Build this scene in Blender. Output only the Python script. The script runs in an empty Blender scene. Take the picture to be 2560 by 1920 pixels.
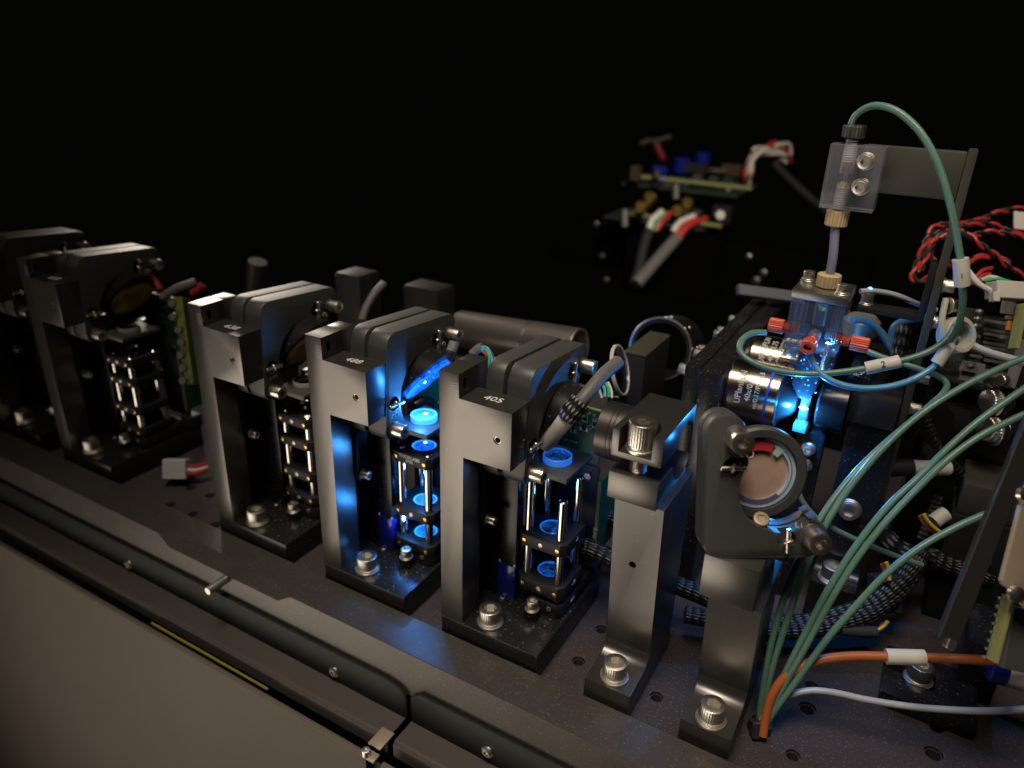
import bpy, bmesh, math, random
from mathutils import Vector, Matrix
random.seed(7)
SC = bpy.context.scene
COL = SC.collection
MMU = 0.001                      # everything below is written in millimetres

# ------------------------------------------------------------------ camera
F_PX, PITCH, YAW, ROLL = 1876.58, 0.414193, 0.514876, 0.0319592
CAM = Vector((159.279, -222.718, 236.335))
_cp, _sp = math.cos(PITCH), math.sin(PITCH)
FWD = Vector((-math.sin(YAW)*_cp, math.cos(YAW)*_cp, -_sp))
_R = Vector((math.cos(YAW), math.sin(YAW), 0)); _U = _R.cross(FWD)
RGT = _R*math.cos(ROLL) + _U*math.sin(ROLL)
UPV = -_R*math.sin(ROLL) + _U*math.cos(ROLL)
cam_d = bpy.data.cameras.new("camera")
cam = bpy.data.objects.new("camera", cam_d); COL.objects.link(cam)
m = Matrix((RGT, UPV, -FWD)).transposed().to_4x4(); m.translation = CAM*MMU
cam.matrix_world = m
cam_d.sensor_width = 36; cam_d.lens = 36*F_PX/2560
cam_d.clip_start = 0.01; cam_d.clip_end = 30
cam_d.dof.use_dof = True; cam_d.dof.focus_distance = 0.312; cam_d.dof.aperture_fstop = 7.5
SC.camera = cam

# ------------------------------------------------------------------ world and lamps
W = bpy.data.worlds.new("World"); SC.world = W; W.use_nodes = True
W.node_tree.nodes["Background"].inputs[0].default_value = (1.0, .86, .72, 1)
W.node_tree.nodes["Background"].inputs[1].default_value = 0.0012
SC.view_settings.view_transform = 'Standard'; SC.view_settings.look = 'None'
SC.view_settings.exposure = 0; SC.view_settings.gamma = 1
SC.cycles.use_denoising = True
SC.cycles.max_bounces = 10; SC.cycles.transmission_bounces = 8; SC.cycles.transparent_max_bounces = 8
SC.cycles.caustics_reflective = False; SC.cycles.caustics_refractive = False
SC.cycles.sample_clamp_indirect = 4

def area(name, loc, target, size, power, color, spread=math.pi):
    d = bpy.data.lights.new(name, 'AREA'); d.shape = 'RECTANGLE'; d.size = size[0]*MMU; d.size_y = size[1]*MMU; d.energy = power; d.color = color; d.spread = spread
    o = bpy.data.objects.new(name, d); COL.objects.link(o)
    o.location = Vector(loc)*MMU
    o.rotation_euler = (Vector(target)-Vector(loc)).to_track_quat('-Z', 'Y').to_euler()
    return o
def glow(name, loc, power, color, r=2.0):
    d = bpy.data.lights.new(name, 'POINT'); d.energy = power; d.color = color; d.shadow_soft_size = r*MMU
    o = bpy.data.objects.new(name, d); COL.objects.link(o); o.location = Vector(loc)*MMU
    return o
WARM = (1.0, .87, .72)
area("room_lamp_front", (-275, -540, -275), (70, 10, 70), (660, 420), .50, WARM, math.radians(66))
area("room_lamp_back", (-640, 420, 300), (60, 20, 90), (220, 260), .17, WARM, math.radians(42))
area("room_lamp_ceiling", (60, -250, 900), (60, 20, 0), (380, 380), .62, WARM, math.radians(44))
area("rear_fill_light", (330, -160, 760), (-90, 500, 120), (240, 240), .62, WARM, math.radians(44))  # added light, brightens the far board stack
BLUE = (.04, .30, 1.0)

# ------------------------------------------------------------------ geometry helpers
def V(*a): return Vector(a)
def at(px, py, d):
    """point seen at photo pixel (px, py), d millimetres in front of the camera"""
    return CAM + (FWD + RGT*((px-1280)/F_PX) - UPV*((py-960)/F_PX))*d

def frame_from(axis):
    a = Vector(axis).normalized()
    h = Vector((0, 0, 1)) if abs(a.z) < .9 else Vector((1, 0, 0))
    x = h.cross(a).normalized(); y = a.cross(x)
    return x, y, a

def spline(pts, n=6):
    P = [Vector(p) for p in pts]
    if len(P) < 3: return P
    out = []
    for i in range(len(P)-1):
        p0 = P[i-1] if i else P[0]*2-P[1]
        p1, p2 = P[i], P[i+1]
        p3 = P[i+2] if i+2 < len(P) else P[-1]*2-P[-2]
        for k in range(n):
            t = k/n
            out.append(.5*((2*p1)+(p2-p0)*t+(2*p0-5*p1+4*p2-p3)*t*t+(3*p1-p0-3*p2+p3)*t**3))
    out.append(P[-1]); return out

def arc(cx, cy, r, a0, a1, n=8):
    return [(cx+r*math.cos(math.radians(a0+(a1-a0)*i/n)), cy+r*math.sin(math.radians(a0+(a1-a0)*i/n))) for i in range(n+1)]

class MB:
    """collects shapes (mm) and links them as one mesh object"""
    def __init__(s): s.bm = bmesh.new(); s.uv = s.bm.loops.layers.uv.new("UVMap")
    def box(s, x0, x1, y0, y1, z0, z1, bev=0.25, seg=2):
        r = bmesh.ops.create_cube(s.bm, size=1)
        for v in r['verts']:
            v.co = Vector(((x0+x1)/2+v.co.x*(x1-x0), (y0+y1)/2+v.co.y*(y1-y0), (z0+z1)/2+v.co.z*(z1-z0)))
        if bev > 0:
            es = list({e for v in r['verts'] for e in v.link_edges})
            bmesh.ops.bevel(s.bm, geom=es, offset=min(bev, .45*min(x1-x0, y1-y0, z1-z0)), segments=seg, affect='EDGES', profile=.5)
        return s
    def obox(s, c, ux, uy, uz, hx, hy, hz, bev=.2):
        b = MB(); b.box(-hx, hx, -hy, hy, -hz, hz, bev, 1)
        M = Matrix((Vector(ux).normalized(), Vector(uy).normalized(), Vector(uz).normalized())).transposed().to_4x4(); M.translation = Vector(c)
        s.add(b, M); return s
    def add(s, other, M=None):
        me = bpy.data.meshes.new("tmp"); other.bm.to_mesh(me)
        if M is not None: me.transform(M)
        s.bm.from_mesh(me); bpy.data.meshes.remove(me); return s
    def lathe(s, p0, axis, prof, seg=24, cap=True, a0=0.0):
        """prof: list of (t along axis, radius)"""
        x, y, a = frame_from(axis); p0 = Vector(p0); rings = []
        for t, r in prof:
            rings.append([s.bm.verts.new(p0+a*t+(x*math.cos(a0+2*math.pi*i/seg)+y*math.sin(a0+2*math.pi*i/seg))*r) for i in range(seg)])
        for A, B in zip(rings, rings[1:]):
            for i in range(seg):
                s.bm.faces.new((A[i], A[(i+1) % seg], B[(i+1) % seg], B[i]))
        if cap:
            s.bm.faces.new(list(reversed(rings[0]))); s.bm.faces.new(rings[-1])
        return s
    def cyl(s, p0, p1, r, seg=24, bev=0.0):
        d = Vector(p1)-Vector(p0); L = d.length
        if bev > 0: return s.lathe(p0, d, [(0, r-bev), (bev, r), (L-bev, r), (L, r-bev)], seg)
        return s.lathe(p0, d, [(0, r), (L, r)], seg)
    def ring(s, p0, p1, r0, r1, seg=32, bev=.15):
        d = Vector(p1)-Vector(p0); L = d.length; x, y, a = frame_from(d); p0 = Vector(p0)
        prof = [(0, r0), (0, r1-bev), (bev, r1), (L-bev, r1), (L, r1-bev), (L, r0)]
        rings = [[s.bm.verts.new(p0+a*t+(x*math.cos(2*math.pi*i/seg)+y*math.sin(2*math.pi*i/seg))*r) for i in range(seg)] for t, r in prof]
        for k in range(len(rings)):
            A, B = rings[k], rings[(k+1) % len(rings)]
            for i in range(seg): s.bm.faces.new((A[i], A[(i+1) % seg], B[(i+1) % seg], B[i]))
        return s
    def tube(s, path, r, seg=10, cap=True):
        P = [Vector(p) for p in path]; n = len(P); T = []
        for i in range(n):
            T.append((P[min(i+1, n-1)]-P[max(i-1, 0)]).normalized())
        x, y, _ = frame_from(T[0]); rings = []; L = 0; Ls = []
        for i in range(n):
            if i:
                q = T[i-1].rotation_difference(T[i]); x = q @ x; L += (P[i]-P[i-1]).length
            x = (x-T[i]*x.dot(T[i])).normalized(); y = T[i].cross(x); Ls.append(L)
            rings.append([s.bm.verts.new(P[i]+(x*math.cos(2*math.pi*k/seg)+y*math.sin(2*math.pi*k/seg))*r) for k in range(seg)])
        for i in range(n-1):
            for k in range(seg):
                f = s.bm.faces.new((rings[i][k], rings[i][(k+1) % seg], rings[i+1][(k+1) % seg], rings[i+1][k])); f.smooth = True
                uvs = ((Ls[i], k/seg), (Ls[i], (k+1)/seg), (Ls[i+1], (k+1)/seg), (Ls[i+1], k/seg))
                for lo, u in zip(f.loops, uvs): lo[s.uv].uv = (u[0]/r, u[1])
        if cap:
            s.bm.faces.new(list(reversed(rings[0]))); s.bm.faces.new(rings[-1])
        return s
    def prism(s, poly, o, u, v, w, t0, t1, bev=0.0):
        """polygon in (u, v) extruded along w from t0 to t1, counter-clockwise about w"""
        o, u, v, w = Vector(o), Vector(u), Vector(v), Vector(w)
        A = [s.bm.verts.new(o+u*a+v*b+w*t0) for a, b in poly]; B = [s.bm.verts.new(o+u*a+v*b+w*t1) for a, b in poly]
        n = len(poly)
        f0 = s.bm.faces.new(list(reversed(A))); f1 = s.bm.faces.new(B)
        for i in range(n): s.bm.faces.new((A[i], A[(i+1) % n], B[(i+1) % n], B[i]))
        if bev > 0:
            es = list(f1.edges)+list(f0.edges)
            bmesh.ops.bevel(s.bm, geom=es, offset=bev, segments=2, affect='EDGES', profile=.5)
        return s
    def quad(s, a, b, c, d):
        s.bm.faces.new([s.bm.verts.new(Vector(p)) for p in (a, b, c, d)]); return s
    def cut(s, *cutters):
        """boolean difference with other MBs"""
        me = bpy.data.meshes.new("tmp"); bmesh.ops.recalc_face_normals(s.bm, faces=s.bm.faces); s.bm.to_mesh(me)
        o = bpy.data.objects.new("tmp", me); COL.objects.link(o); tmp = []
        for c in cutters:
            cm = bpy.data.meshes.new("tmpc"); bmesh.ops.recalc_face_normals(c.bm, faces=c.bm.faces); c.bm.to_mesh(cm)
            co = bpy.data.objects.new("tmpc", cm); COL.objects.link(co); tmp.append(co)
            md = o.modifiers.new("b", 'BOOLEAN'); md.operation = 'DIFFERENCE'; md.object = co; md.solver = 'EXACT'
        bpy.context.view_layer.update()
        dg = bpy.context.evaluated_depsgraph_get()
        r = bpy.data.meshes.new_from_object(o.evaluated_get(dg))
        s.bm.free(); s.bm = bmesh.new(); s.bm.from_mesh(r); s.uv = s.bm.loops.layers.uv.verify()
        for x in tmp+[o]:
            mm_ = x.data; bpy.data.objects.remove(x); bpy.data.meshes.remove(mm_)
        bpy.data.meshes.remove(r)
        return s
    def build(s, name, mat, parent=None, off=None, label=None, smooth=True):
        bmesh.ops.recalc_face_normals(s.bm, faces=s.bm.faces)
        me = bpy.data.meshes.new(name); s.bm.to_mesh(me); s.bm.free()
        if off is None: off = Vector(parent['_o']) if parent is not None and '_o' in parent else Vector((0, 0, 0))
        me.transform(Matrix.Translation(-Vector(off))); me.transform(Matrix.Scale(MMU, 4))
        if smooth:
            me.polygons.foreach_set('use_smooth', [True]*len(me.polygons)); me.set_sharp_from_angle(angle=math.radians(32))
        me.materials.append(mat)
        o = bpy.data.objects.new(name, me); COL.objects.link(o)
        if parent is not None:
            o.parent = parent; o['_o'] = list(off)
        if label: o['label'] = label
        return o

def thing(name, label, cat, loc, group=None, rot=None):
    """Empty at the thing's base; parts are written in absolute mm (or in its own frame when rot is given)"""
    o = bpy.data.objects.new(name, None); COL.objects.link(o); o.empty_display_size = .01
    o.location = Vector(loc)*MMU; o['label'] = label; o['category'] = cat
    o['_o'] = [0, 0, 0] if rot is not None else list(loc)
    if rot is not None: o.rotation_euler = rot.to_euler()
    if group: o['group'] = group
    return o
def tag(o, label, cat, group=None):
    """a thing that is one mesh: move its origin into its middle"""
    c = sum((Vector(b) for b in o.bound_box), Vector())/8
    o.data.transform(Matrix.Translation(-c)); o.location = o.location+c
    o['label'] = label; o['category'] = cat
    if group: o['group'] = group
    return o
def structure(o): o['kind'] = 'structure'; return o
def copy_tree(o, parent=None):
    c = o.copy(); COL.objects.link(c)
    if parent is not None: c.parent = parent
    for ch in [x for x in bpy.data.objects if x.parent == o]: copy_tree(ch, c)
    return c
def text_mb(txt, size, o, u, v, depth=.06, lift=.03, align='CENTER', stretch=1.0, bold=0.0):
    cu = bpy.data.curves.new("txt", 'FONT'); cu.body = txt; cu.size = size; cu.align_x = align; cu.align_y = 'CENTER'
    cu.extrude = depth/2; cu.resolution_u = 3; cu.offset = bold
    ob = bpy.data.objects.new("txt", cu); COL.objects.link(ob); bpy.context.view_layer.update()
    me = bpy.data.meshes.new_from_object(ob.evaluated_get(bpy.context.evaluated_depsgraph_get()))
    bpy.data.objects.remove(ob); bpy.data.curves.remove(cu)
    u, v = Vector(u).normalized(), Vector(v).normalized(); w = u.cross(v)
    M = Matrix((u*stretch, v, w)).transposed().to_4x4(); M.translation = Vector(o)+w*lift
    me.transform(M); b = MB(); b.bm.from_mesh(me); bpy.data.meshes.remove(me); return b

# ------------------------------------------------------------------ materials
def mat(name, col, rough=.5, metal=0.0, noise=0.0, nscale=400, bump=0.0, bscale=900, spec=.5, trans=0.0, ior=1.45, emit=None, estr=0.0, speck=None, coat=0.0, alpha=1.0, sss=0.0, rvar=0.0, stretch=None, aniso=0.0):
    M = bpy.data.materials.new(name); M.use_nodes = True; nt = M.node_tree; b = nt.nodes["Principled BSDF"]
    b.inputs["Base Color"].default_value = (*col, 1); b.inputs["Roughness"].default_value = rough; b.inputs["Metallic"].default_value = metal
    b.inputs["Specular IOR Level"].default_value = spec; b.inputs["Transmission Weight"].default_value = trans; b.inputs["IOR"].default_value = ior
    b.inputs["Coat Weight"].default_value = coat; b.inputs["Alpha"].default_value = alpha; b.inputs["Anisotropic"].default_value = aniso
    if sss > 0:
        b.inputs["Subsurface Weight"].default_value = sss; b.inputs["Subsurface Radius"].default_value = (1, 1, 1); b.inputs["Subsurface Scale"].default_value = .002
    if emit: b.inputs["Emission Color"].default_value = (*emit, 1); b.inputs["Emission Strength"].default_value = estr
    N = nt.nodes.new; L = nt.links.new
    tc = N("ShaderNodeTexCoord"); src = tc.outputs["Object"]
    if stretch:
        mp = N("ShaderNodeMapping"); mp.inputs["Scale"].default_value = stretch; L(src, mp.inputs[0]); src = mp.outputs[0]
    colout = None
    if noise > 0:
        n = N("ShaderNodeTexNoise"); n.inputs["Scale"].default_value = nscale; n.inputs["Detail"].default_value = 5; L(src, n.inputs["Vector"])
        mr = N("ShaderNodeMapRange"); mr.inputs["To Min"].default_value = 1-noise; mr.inputs["To Max"].default_value = 1+noise; L(n.outputs["Fac"], mr.inputs["Value"])
        mx = N("ShaderNodeVectorMath"); mx.operation = 'SCALE'; mx.inputs[0].default_value = col; L(mr.outputs[0], mx.inputs["Scale"]); colout = mx.outputs[0]
    if speck:   # (scale, threshold, colour): dust and scratches
        n2 = N("ShaderNodeTexNoise"); n2.inputs["Scale"].default_value = speck[0]; n2.inputs["Detail"].default_value = 3; L(src, n2.inputs["Vector"])
        mr2 = N("ShaderNodeMapRange"); mr2.inputs["From Min"].default_value = speck[1]; mr2.inputs["From Max"].default_value = speck[1]+.06; L(n2.outputs["Fac"], mr2.inputs["Value"])
        mm_ = N("ShaderNodeMix"); mm_.data_type = 'RGBA'; L(mr2.outputs[0], mm_.inputs["Factor"])
        if colout: L(colout, mm_.inputs["A"])
        else: mm_.inputs["A"].default_value = (*col, 1)
        mm_.inputs["B"].default_value = (*speck[2], 1); colout = mm_.outputs["Result"]
    if colout: L(colout, b.inputs["Base Color"])
    if rvar > 0:
        n3 = N("ShaderNodeTexNoise"); n3.inputs["Scale"].default_value = 60; n3.inputs["Detail"].default_value = 6; L(src, n3.inputs["Vector"])
        mr3 = N("ShaderNodeMapRange"); mr3.inputs["To Min"].default_value = rough-rvar; mr3.inputs["To Max"].default_value = rough+rvar; L(n3.outputs["Fac"], mr3.inputs["Value"]); L(mr3.outputs[0], b.inputs["Roughness"])
    if bump > 0:
        n4 = N("ShaderNodeTexNoise"); n4.inputs["Scale"].default_value = bscale; n4.inputs["Detail"].default_value = 3; L(src, n4.inputs["Vector"])
        bp = N("ShaderNodeBump"); bp.inputs["Strength"].default_value = bump; bp.inputs["Distance"].default_value = .0002; L(n4.outputs["Fac"], bp.inputs["Height"]); L(bp.outputs[0], b.inputs["Normal"])
    return M
def braid_mat(name, dark, light, fu=2.2, nv=6, thr=.72):
    """woven sleeve: strands drawn from the UVs along the cable"""
    M = bpy.data.materials.new(name); M.use_nodes = True; nt = M.node_tree; b = nt.nodes["Principled BSDF"]; N = nt.nodes.new; L = nt.links.new
    uv = N("ShaderNodeUVMap"); sx = N("ShaderNodeSeparateXYZ"); L(uv.outputs[0], sx.inputs[0])
    def math_(op, a, bb=None):
        n = N("ShaderNodeMath"); n.operation = op
        for i, q in enumerate((a, bb)):
            if q is None: continue
            if isinstance(q, (int, float)): n.inputs[i].default_value = q
            else: L(q, n.inputs[i])
        return n.outputs[0]
    a = math_('MULTIPLY', sx.outputs[0], fu); v = math_('MULTIPLY', sx.outputs[1], nv*2*math.pi)
    s1 = math_('SINE', math_('ADD', a, v)); s2 = math_('SINE', math_('SUBTRACT', a, v)); h = math_('MULTIPLY', s1, s2)
    mr = N("ShaderNodeMapRange"); mr.inputs["From Min"].default_value = thr-.15; mr.inputs["From Max"].default_value = thr+.1; L(h, mr.inputs["Value"])
    mx = N("ShaderNodeMix"); mx.data_type = 'RGBA'; mx.inputs["A"].default_value = (*dark, 1); mx.inputs["B"].default_value = (*light, 1); L(mr.outputs[0], mx.inputs["Factor"]); L(mx.outputs["Result"], b.inputs["Base Color"])
    bp = N("ShaderNodeBump"); bp.inputs["Strength"].default_value = .8; bp.inputs["Distance"].default_value = .0004; L(h, bp.inputs["Height"]); L(bp.outputs[0], b.inputs["Normal"])
    b.inputs["Roughness"].default_value = .4
    return M
M_ANO = mat("black_anodised", (.125, .119, .111), .31, .80, noise=.10, nscale=25, bump=.10, bscale=2500, rvar=.05, speck=(900, .665, (.20, .19, .18)))
M_PLATE = mat("black_anodised_plate", (.013, .0125, .0125), .25, 0, spec=.55, noise=.2, nscale=30, bump=.06, bscale=2500, rvar=.07, speck=(900, .655, (.16, .15, .14)))
M_CAST = mat("black_matte_mount", (.088, .089, .084), .50, .5, noise=.15, nscale=40, bump=.25, bscale=3500, speck=(1100, .67, (.16, .16, .15)))
M_CAGE = mat("black_cage_plate", (.017, .017, .018), .48, 0, spec=.3, noise=.2, nscale=60, bump=.1, bscale=3000)
M_DARK = mat("dark_hole", (.008, .008, .008), .6)
M_BOARD = mat("breadboard_anodised", (.048, .040, .043), .66, 0, spec=.12, noise=.35, nscale=18, bump=.5, bscale=2600, speck=(1300, .61, (.13, .11, .11)))
M_RIM = mat("rim_anodised", (.072, .064, .058), .33, .3, noise=.4, nscale=14, bump=.3, bscale=2600, speck=(1200, .62, (.17, .15, .13)), rvar=.07)
M_BRKT = mat("grey_green_sheet", (.018, .020, .018), .50, 0, spec=.16, noise=.15, nscale=30, bump=.15, bscale=2500, speck=(800, .76, (.14, .14, .12)))
M_FLANGE = mat("brown_grey_painted", (.070, .060, .055), .5, 0, spec=.3, noise=.12, nscale=25, bump=.25, bscale=2200)
M_PANEL = mat("beige_grey_panel", (.125, .104, .083), .6, 0, spec=.2, noise=.22, nscale=9, bump=.35, bscale=1300, speck=(420, .66, (.15, .125, .10)))
M_STEEL = mat("stainless_steel", (.72, .67, .59), .40, 1, noise=.12, nscale=300, bump=.12, bscale=1800, rvar=.08)
M_KNURL = mat("knurled_steel", (.70, .65, .57), .34, 1, noise=.2, nscale=500, bump=.3, bscale=1600, rvar=.08)
M_ROD = mat("polished_rod", (.70, .66, .60), .16, 1, noise=.06, nscale=200)
M_BRASS = mat("brass", (.78, .53, .14), .26, 1, noise=.1, nscale=400)
M_WHITE = mat("white_print", (.72, .72, .70), .6)
M_GLASS = mat("clear_glass", (.95, .98, 1.0), .02, 0, trans=1, ior=1.5)
M_DGLASS = mat("dark_coated_glass", (.03, .034, .04), .12, 0, trans=.4, ior=1.5, spec=.3)
M_LITGLASS = mat("blue_lit_glass", (.16, .30, .55), .03, 0, trans=.95, ior=1.45, emit=(.02, .18, .8), estr=.02)
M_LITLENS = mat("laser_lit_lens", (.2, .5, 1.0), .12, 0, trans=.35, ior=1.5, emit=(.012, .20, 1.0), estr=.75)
M_LITRING = mat("laser_lit_lens_edge", (.2, .5, 1.0), .3, 0, emit=(.025, .36, 1.0), estr=1.15)  # laser-lit edges, small spots and cell glints, put in as emission
M_LITSPOT = mat("laser_spot", (.8, .9, 1), .4, 0, emit=(.45, .8, 1.0), estr=7)
M_TUBE = mat("green_tubing", (.105, .215, .16), .36, 0, sss=.3, noise=.18, nscale=90, coat=.12)
M_TUBEB = mat("bluish_tubing", (.10, .30, .50), .28, 0, sss=.35, coat=.3)
M_TUBEW = mat("milky_tubing", (.42, .43, .46), .32, 0, sss=.4, coat=.2)
M_ORANGE = mat("orange_fibre_jacket", (.42, .115, .03), .4, 0, bump=.1)
M_RED = mat("orange_red_fitting", (.62, .085, .035), .38, 0, noise=.08, nscale=200, sss=.1)
M_PEEK = mat("beige_plastic_nut", (.50, .37, .20), .45, 0, noise=.08, nscale=300, sss=.1)
M_NYLON = mat("milky_nylon", (.48, .46, .38), .45, 0, sss=.3)
M_LABEL = mat("white_label_sleeve", (.62, .59, .52), .5, 0, noise=.05, nscale=300)
def clear_mat(name, col, haze, rough=.06, tint=(.97, .98, 1.0)):
    """clear plastic: see-through, with surface gloss and a little haze that catches light"""
    M = mat(name, col, rough, spec=.6, coat=0); nt = M.node_tree; b = nt.nodes["Principled BSDF"]; out = nt.nodes["Material Output"]
    tr = nt.nodes.new("ShaderNodeBsdfTransparent"); tr.inputs[0].default_value = (*tint, 1)
    fr = nt.nodes.new("ShaderNodeLayerWeight"); fr.inputs[0].default_value = .25
    ad = nt.nodes.new("ShaderNodeMapRange"); ad.inputs["To Min"].default_value = haze; ad.inputs["To Max"].default_value = min(.85, haze+.45)
    nt.links.new(fr.outputs["Fresnel"], ad.inputs["Value"])
    mx = nt.nodes.new("ShaderNodeMixShader"); nt.links.new(ad.outputs[0], mx.inputs[0]); nt.links.new(tr.outputs[0], mx.inputs[1]); nt.links.new(b.outputs[0], mx.inputs[2]); nt.links.new(mx.outputs[0], out.inputs["Surface"])
    return M
M_ACRYL = clear_mat("clear_acrylic", (.34, .37, .42), .095)
M_ALU = mat("machined_aluminium", (.50, .48, .44), .36, 1, noise=.15, nscale=90, bump=.25, bscale=2500, stretch=(.15, 1, 1))
M_PCB = mat("green_circuit_board", (.012, .085, .040), .4, 0, noise=.25, nscale=120, bump=.1)
M_PCBE = mat("yellow_green_board_edge", (.24, .245, .09), .5, 0, noise=.1, nscale=200)
M_PCBD = mat("dark_circuit_board", (.025, .035, .028), .45, 0, noise=.3, nscale=150)
M_CHIP = mat("black_chip", (.018, .018, .019), .55, spec=.25)
M_SOLD = mat("solder_tin", (.66, .62, .55), .34, 1, noise=.2, nscale=600)
M_RWIRE = mat("red_wire", (.40, .030, .026), .4); M_KWIRE = mat("black_wire", (.020, .020, .020), .38)
M_YWIRE = mat("yellow_wire", (.70, .50, .03), .4); M_GWIRE = mat("green_wire", (.06, .42, .16), .4); M_CWIRE = mat("light_blue_wire", (.10, .42, .62), .4)
M_WWIRE = mat("white_wire", (.62, .60, .54), .42)
M_SLEEVE = mat("grey_heat_shrink", (.13, .125, .115), .5, noise=.15, nscale=80, bump=.15)
M_RUB = mat("black_rubber", (.022, .022, .022), .5, noise=.2, nscale=100)
M_BRAID = braid_mat("black_braid_white_fleck", (.010, .010, .010), (.18, .17, .15), 3.4, 9, .76)
M_BRAIDK = braid_mat("black_braid", (.010, .011, .014), (.16, .17, .20), 2.0, 5, .45)
M_BLUEP = mat("blue_plastic", (.008, .016, .20), .22, 0, noise=.2, nscale=150, coat=.5)
M_YELLOW = mat("yellow_strip", (.26, .23, .012), .5)
M_TIN = mat("beige_metal", (.36, .29, .20), .45, .3, noise=.1, nscale=60, bump=.1)
M_GOLD = mat("gold_connector", (.80, .55, .15), .3, 1)
M_DRED = mat("dark_red_plastic", (.16, .018, .012), .5)
M_MIRROR = mat("copper_pink_coating", (.66, .44, .34), .24, .3, noise=.35, nscale=140, coat=.6)  # mottled tone stands in for what the mirror reflects
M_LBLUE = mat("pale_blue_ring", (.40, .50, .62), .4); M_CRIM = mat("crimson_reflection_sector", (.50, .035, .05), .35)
M_OBJ = mat("satin_chrome_barrel", (.52, .43, .34), .22, 1, noise=.06, nscale=60)
M_BLKCHR = mat("black_barrel", (.020, .020, .020), .22, .3)
M_BLUEBAND = mat("blue_band", (.02, .10, .70), .35)
M_TUBEMET = mat("dark_satin_tube", (.33, .30, .275), .36, .9, noise=.08, nscale=30, bump=.1, bscale=2500)
M_TUBEDK = mat("black_satin_tube", (.085, .078, .072), .36, .8, noise=.08, nscale=30, bump=.1, bscale=2500)
M_OLIVE = mat("olive_grey_sheet", (.055, .052, .034), .5, .2, noise=.12, nscale=40)

def lit_mat(name, col, emit, lo, hi, scale, rough=.12, trans=.35):  # laser light in a part, put in as patchy emission
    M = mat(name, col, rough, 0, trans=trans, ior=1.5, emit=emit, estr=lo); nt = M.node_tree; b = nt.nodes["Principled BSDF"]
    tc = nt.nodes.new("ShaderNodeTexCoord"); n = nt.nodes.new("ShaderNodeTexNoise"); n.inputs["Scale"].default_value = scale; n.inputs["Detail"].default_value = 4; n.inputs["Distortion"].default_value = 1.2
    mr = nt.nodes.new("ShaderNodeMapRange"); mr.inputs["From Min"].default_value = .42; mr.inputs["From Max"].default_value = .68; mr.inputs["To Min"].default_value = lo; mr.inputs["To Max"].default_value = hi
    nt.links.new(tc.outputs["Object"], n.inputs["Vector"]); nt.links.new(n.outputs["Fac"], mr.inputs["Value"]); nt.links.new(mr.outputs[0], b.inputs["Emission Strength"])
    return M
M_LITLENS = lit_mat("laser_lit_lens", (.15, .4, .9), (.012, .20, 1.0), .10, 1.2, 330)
M_LITGLASS = lit_mat("blue_lit_glass", (.16, .30, .55), (.015, .18, .8), .0, .35, 300, .03, .95)  # laser light in the lens, put in as blue tint and patchy emission
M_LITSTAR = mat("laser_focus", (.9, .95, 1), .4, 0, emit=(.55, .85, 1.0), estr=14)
M_LITTIP = mat("glowing_end_and_glint", (.5, .8, 1), .4, 0, emit=(.05, .45, 1.0), estr=2.2)  # also the blue glints in the cell, painted as glowing bits
M_LITHOLD = mat("lit_clear_holder", (.10, .22, .30), .25, 0, trans=.2, ior=1.45, emit=(.02, .30, .5), estr=.5)  # blue light caught in the holder, put in as emission
M_VIOLET = mat("violet_clear_tube", (.36, .36, .56), .15, 0, trans=.45, ior=1.3)
M_RUBD = mat("dark_grey_nut", (.055, .050, .045), .45); M_CRIMF = mat("red_ferrule", (.55, .06, .05), .4)
M_OLIVD = mat("dark_olive_sheet", (.060, .058, .046), .48, .2, noise=.2, nscale=30, bump=.1)
M_WALLK = mat("black_wall", (.002, .002, .002), .9, spec=.05)
M_SLATE = mat("slate_grey", (.085, .085, .105), .5, .1)
M_SOLDD = mat("dull_solder", (.22, .21, .20), .45, .8, noise=.3, nscale=500); M_ORNG = mat("orange_component", (.55, .20, .04), .4)
M_BARG = mat("dark_grey_bar", (.018, .0175, .016), .5, .15, noise=.15, nscale=40, bump=.1); M_FLANGD = mat("brown_grey_block", (.06, .052, .047), .5, .1, noise=.2, nscale=40)
M_SLEEVD = mat("dark_grey_plastic", (.06, .058, .054), .5); M_PALE = mat("pale_plastic", (.42, .44, .42), .5); M_OLIVG = mat("olive_green_board", (.14, .18, .03), .5)
M_ACRYLH = clear_mat("hazy_acrylic", (.10, .12, .15), .22, .12)
M_ACRYLT = clear_mat("clear_acrylic_grey", (.42, .42, .47), .16)
M_DPLATE = mat("dull_black_sheet", (.016, .015, .015), .55, 0, spec=.25, noise=.2, nscale=40)
M_HOLE = mat("hole_thread_glint", (.10, .09, .085), .4, .6)  # thread ring, paler to stand in for the lit hole wall
M_THREAD = mat("pale_thread", (.52, .50, .46), .25, 0, coat=.6)  # paler than the nuts, glints on the threads put into the colour
M_FERR = mat("yellow_ferrule", (.62, .46, .03), .4)
M_BROWN = mat("dark_brown_part", (.05, .030, .018), .5)
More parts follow.
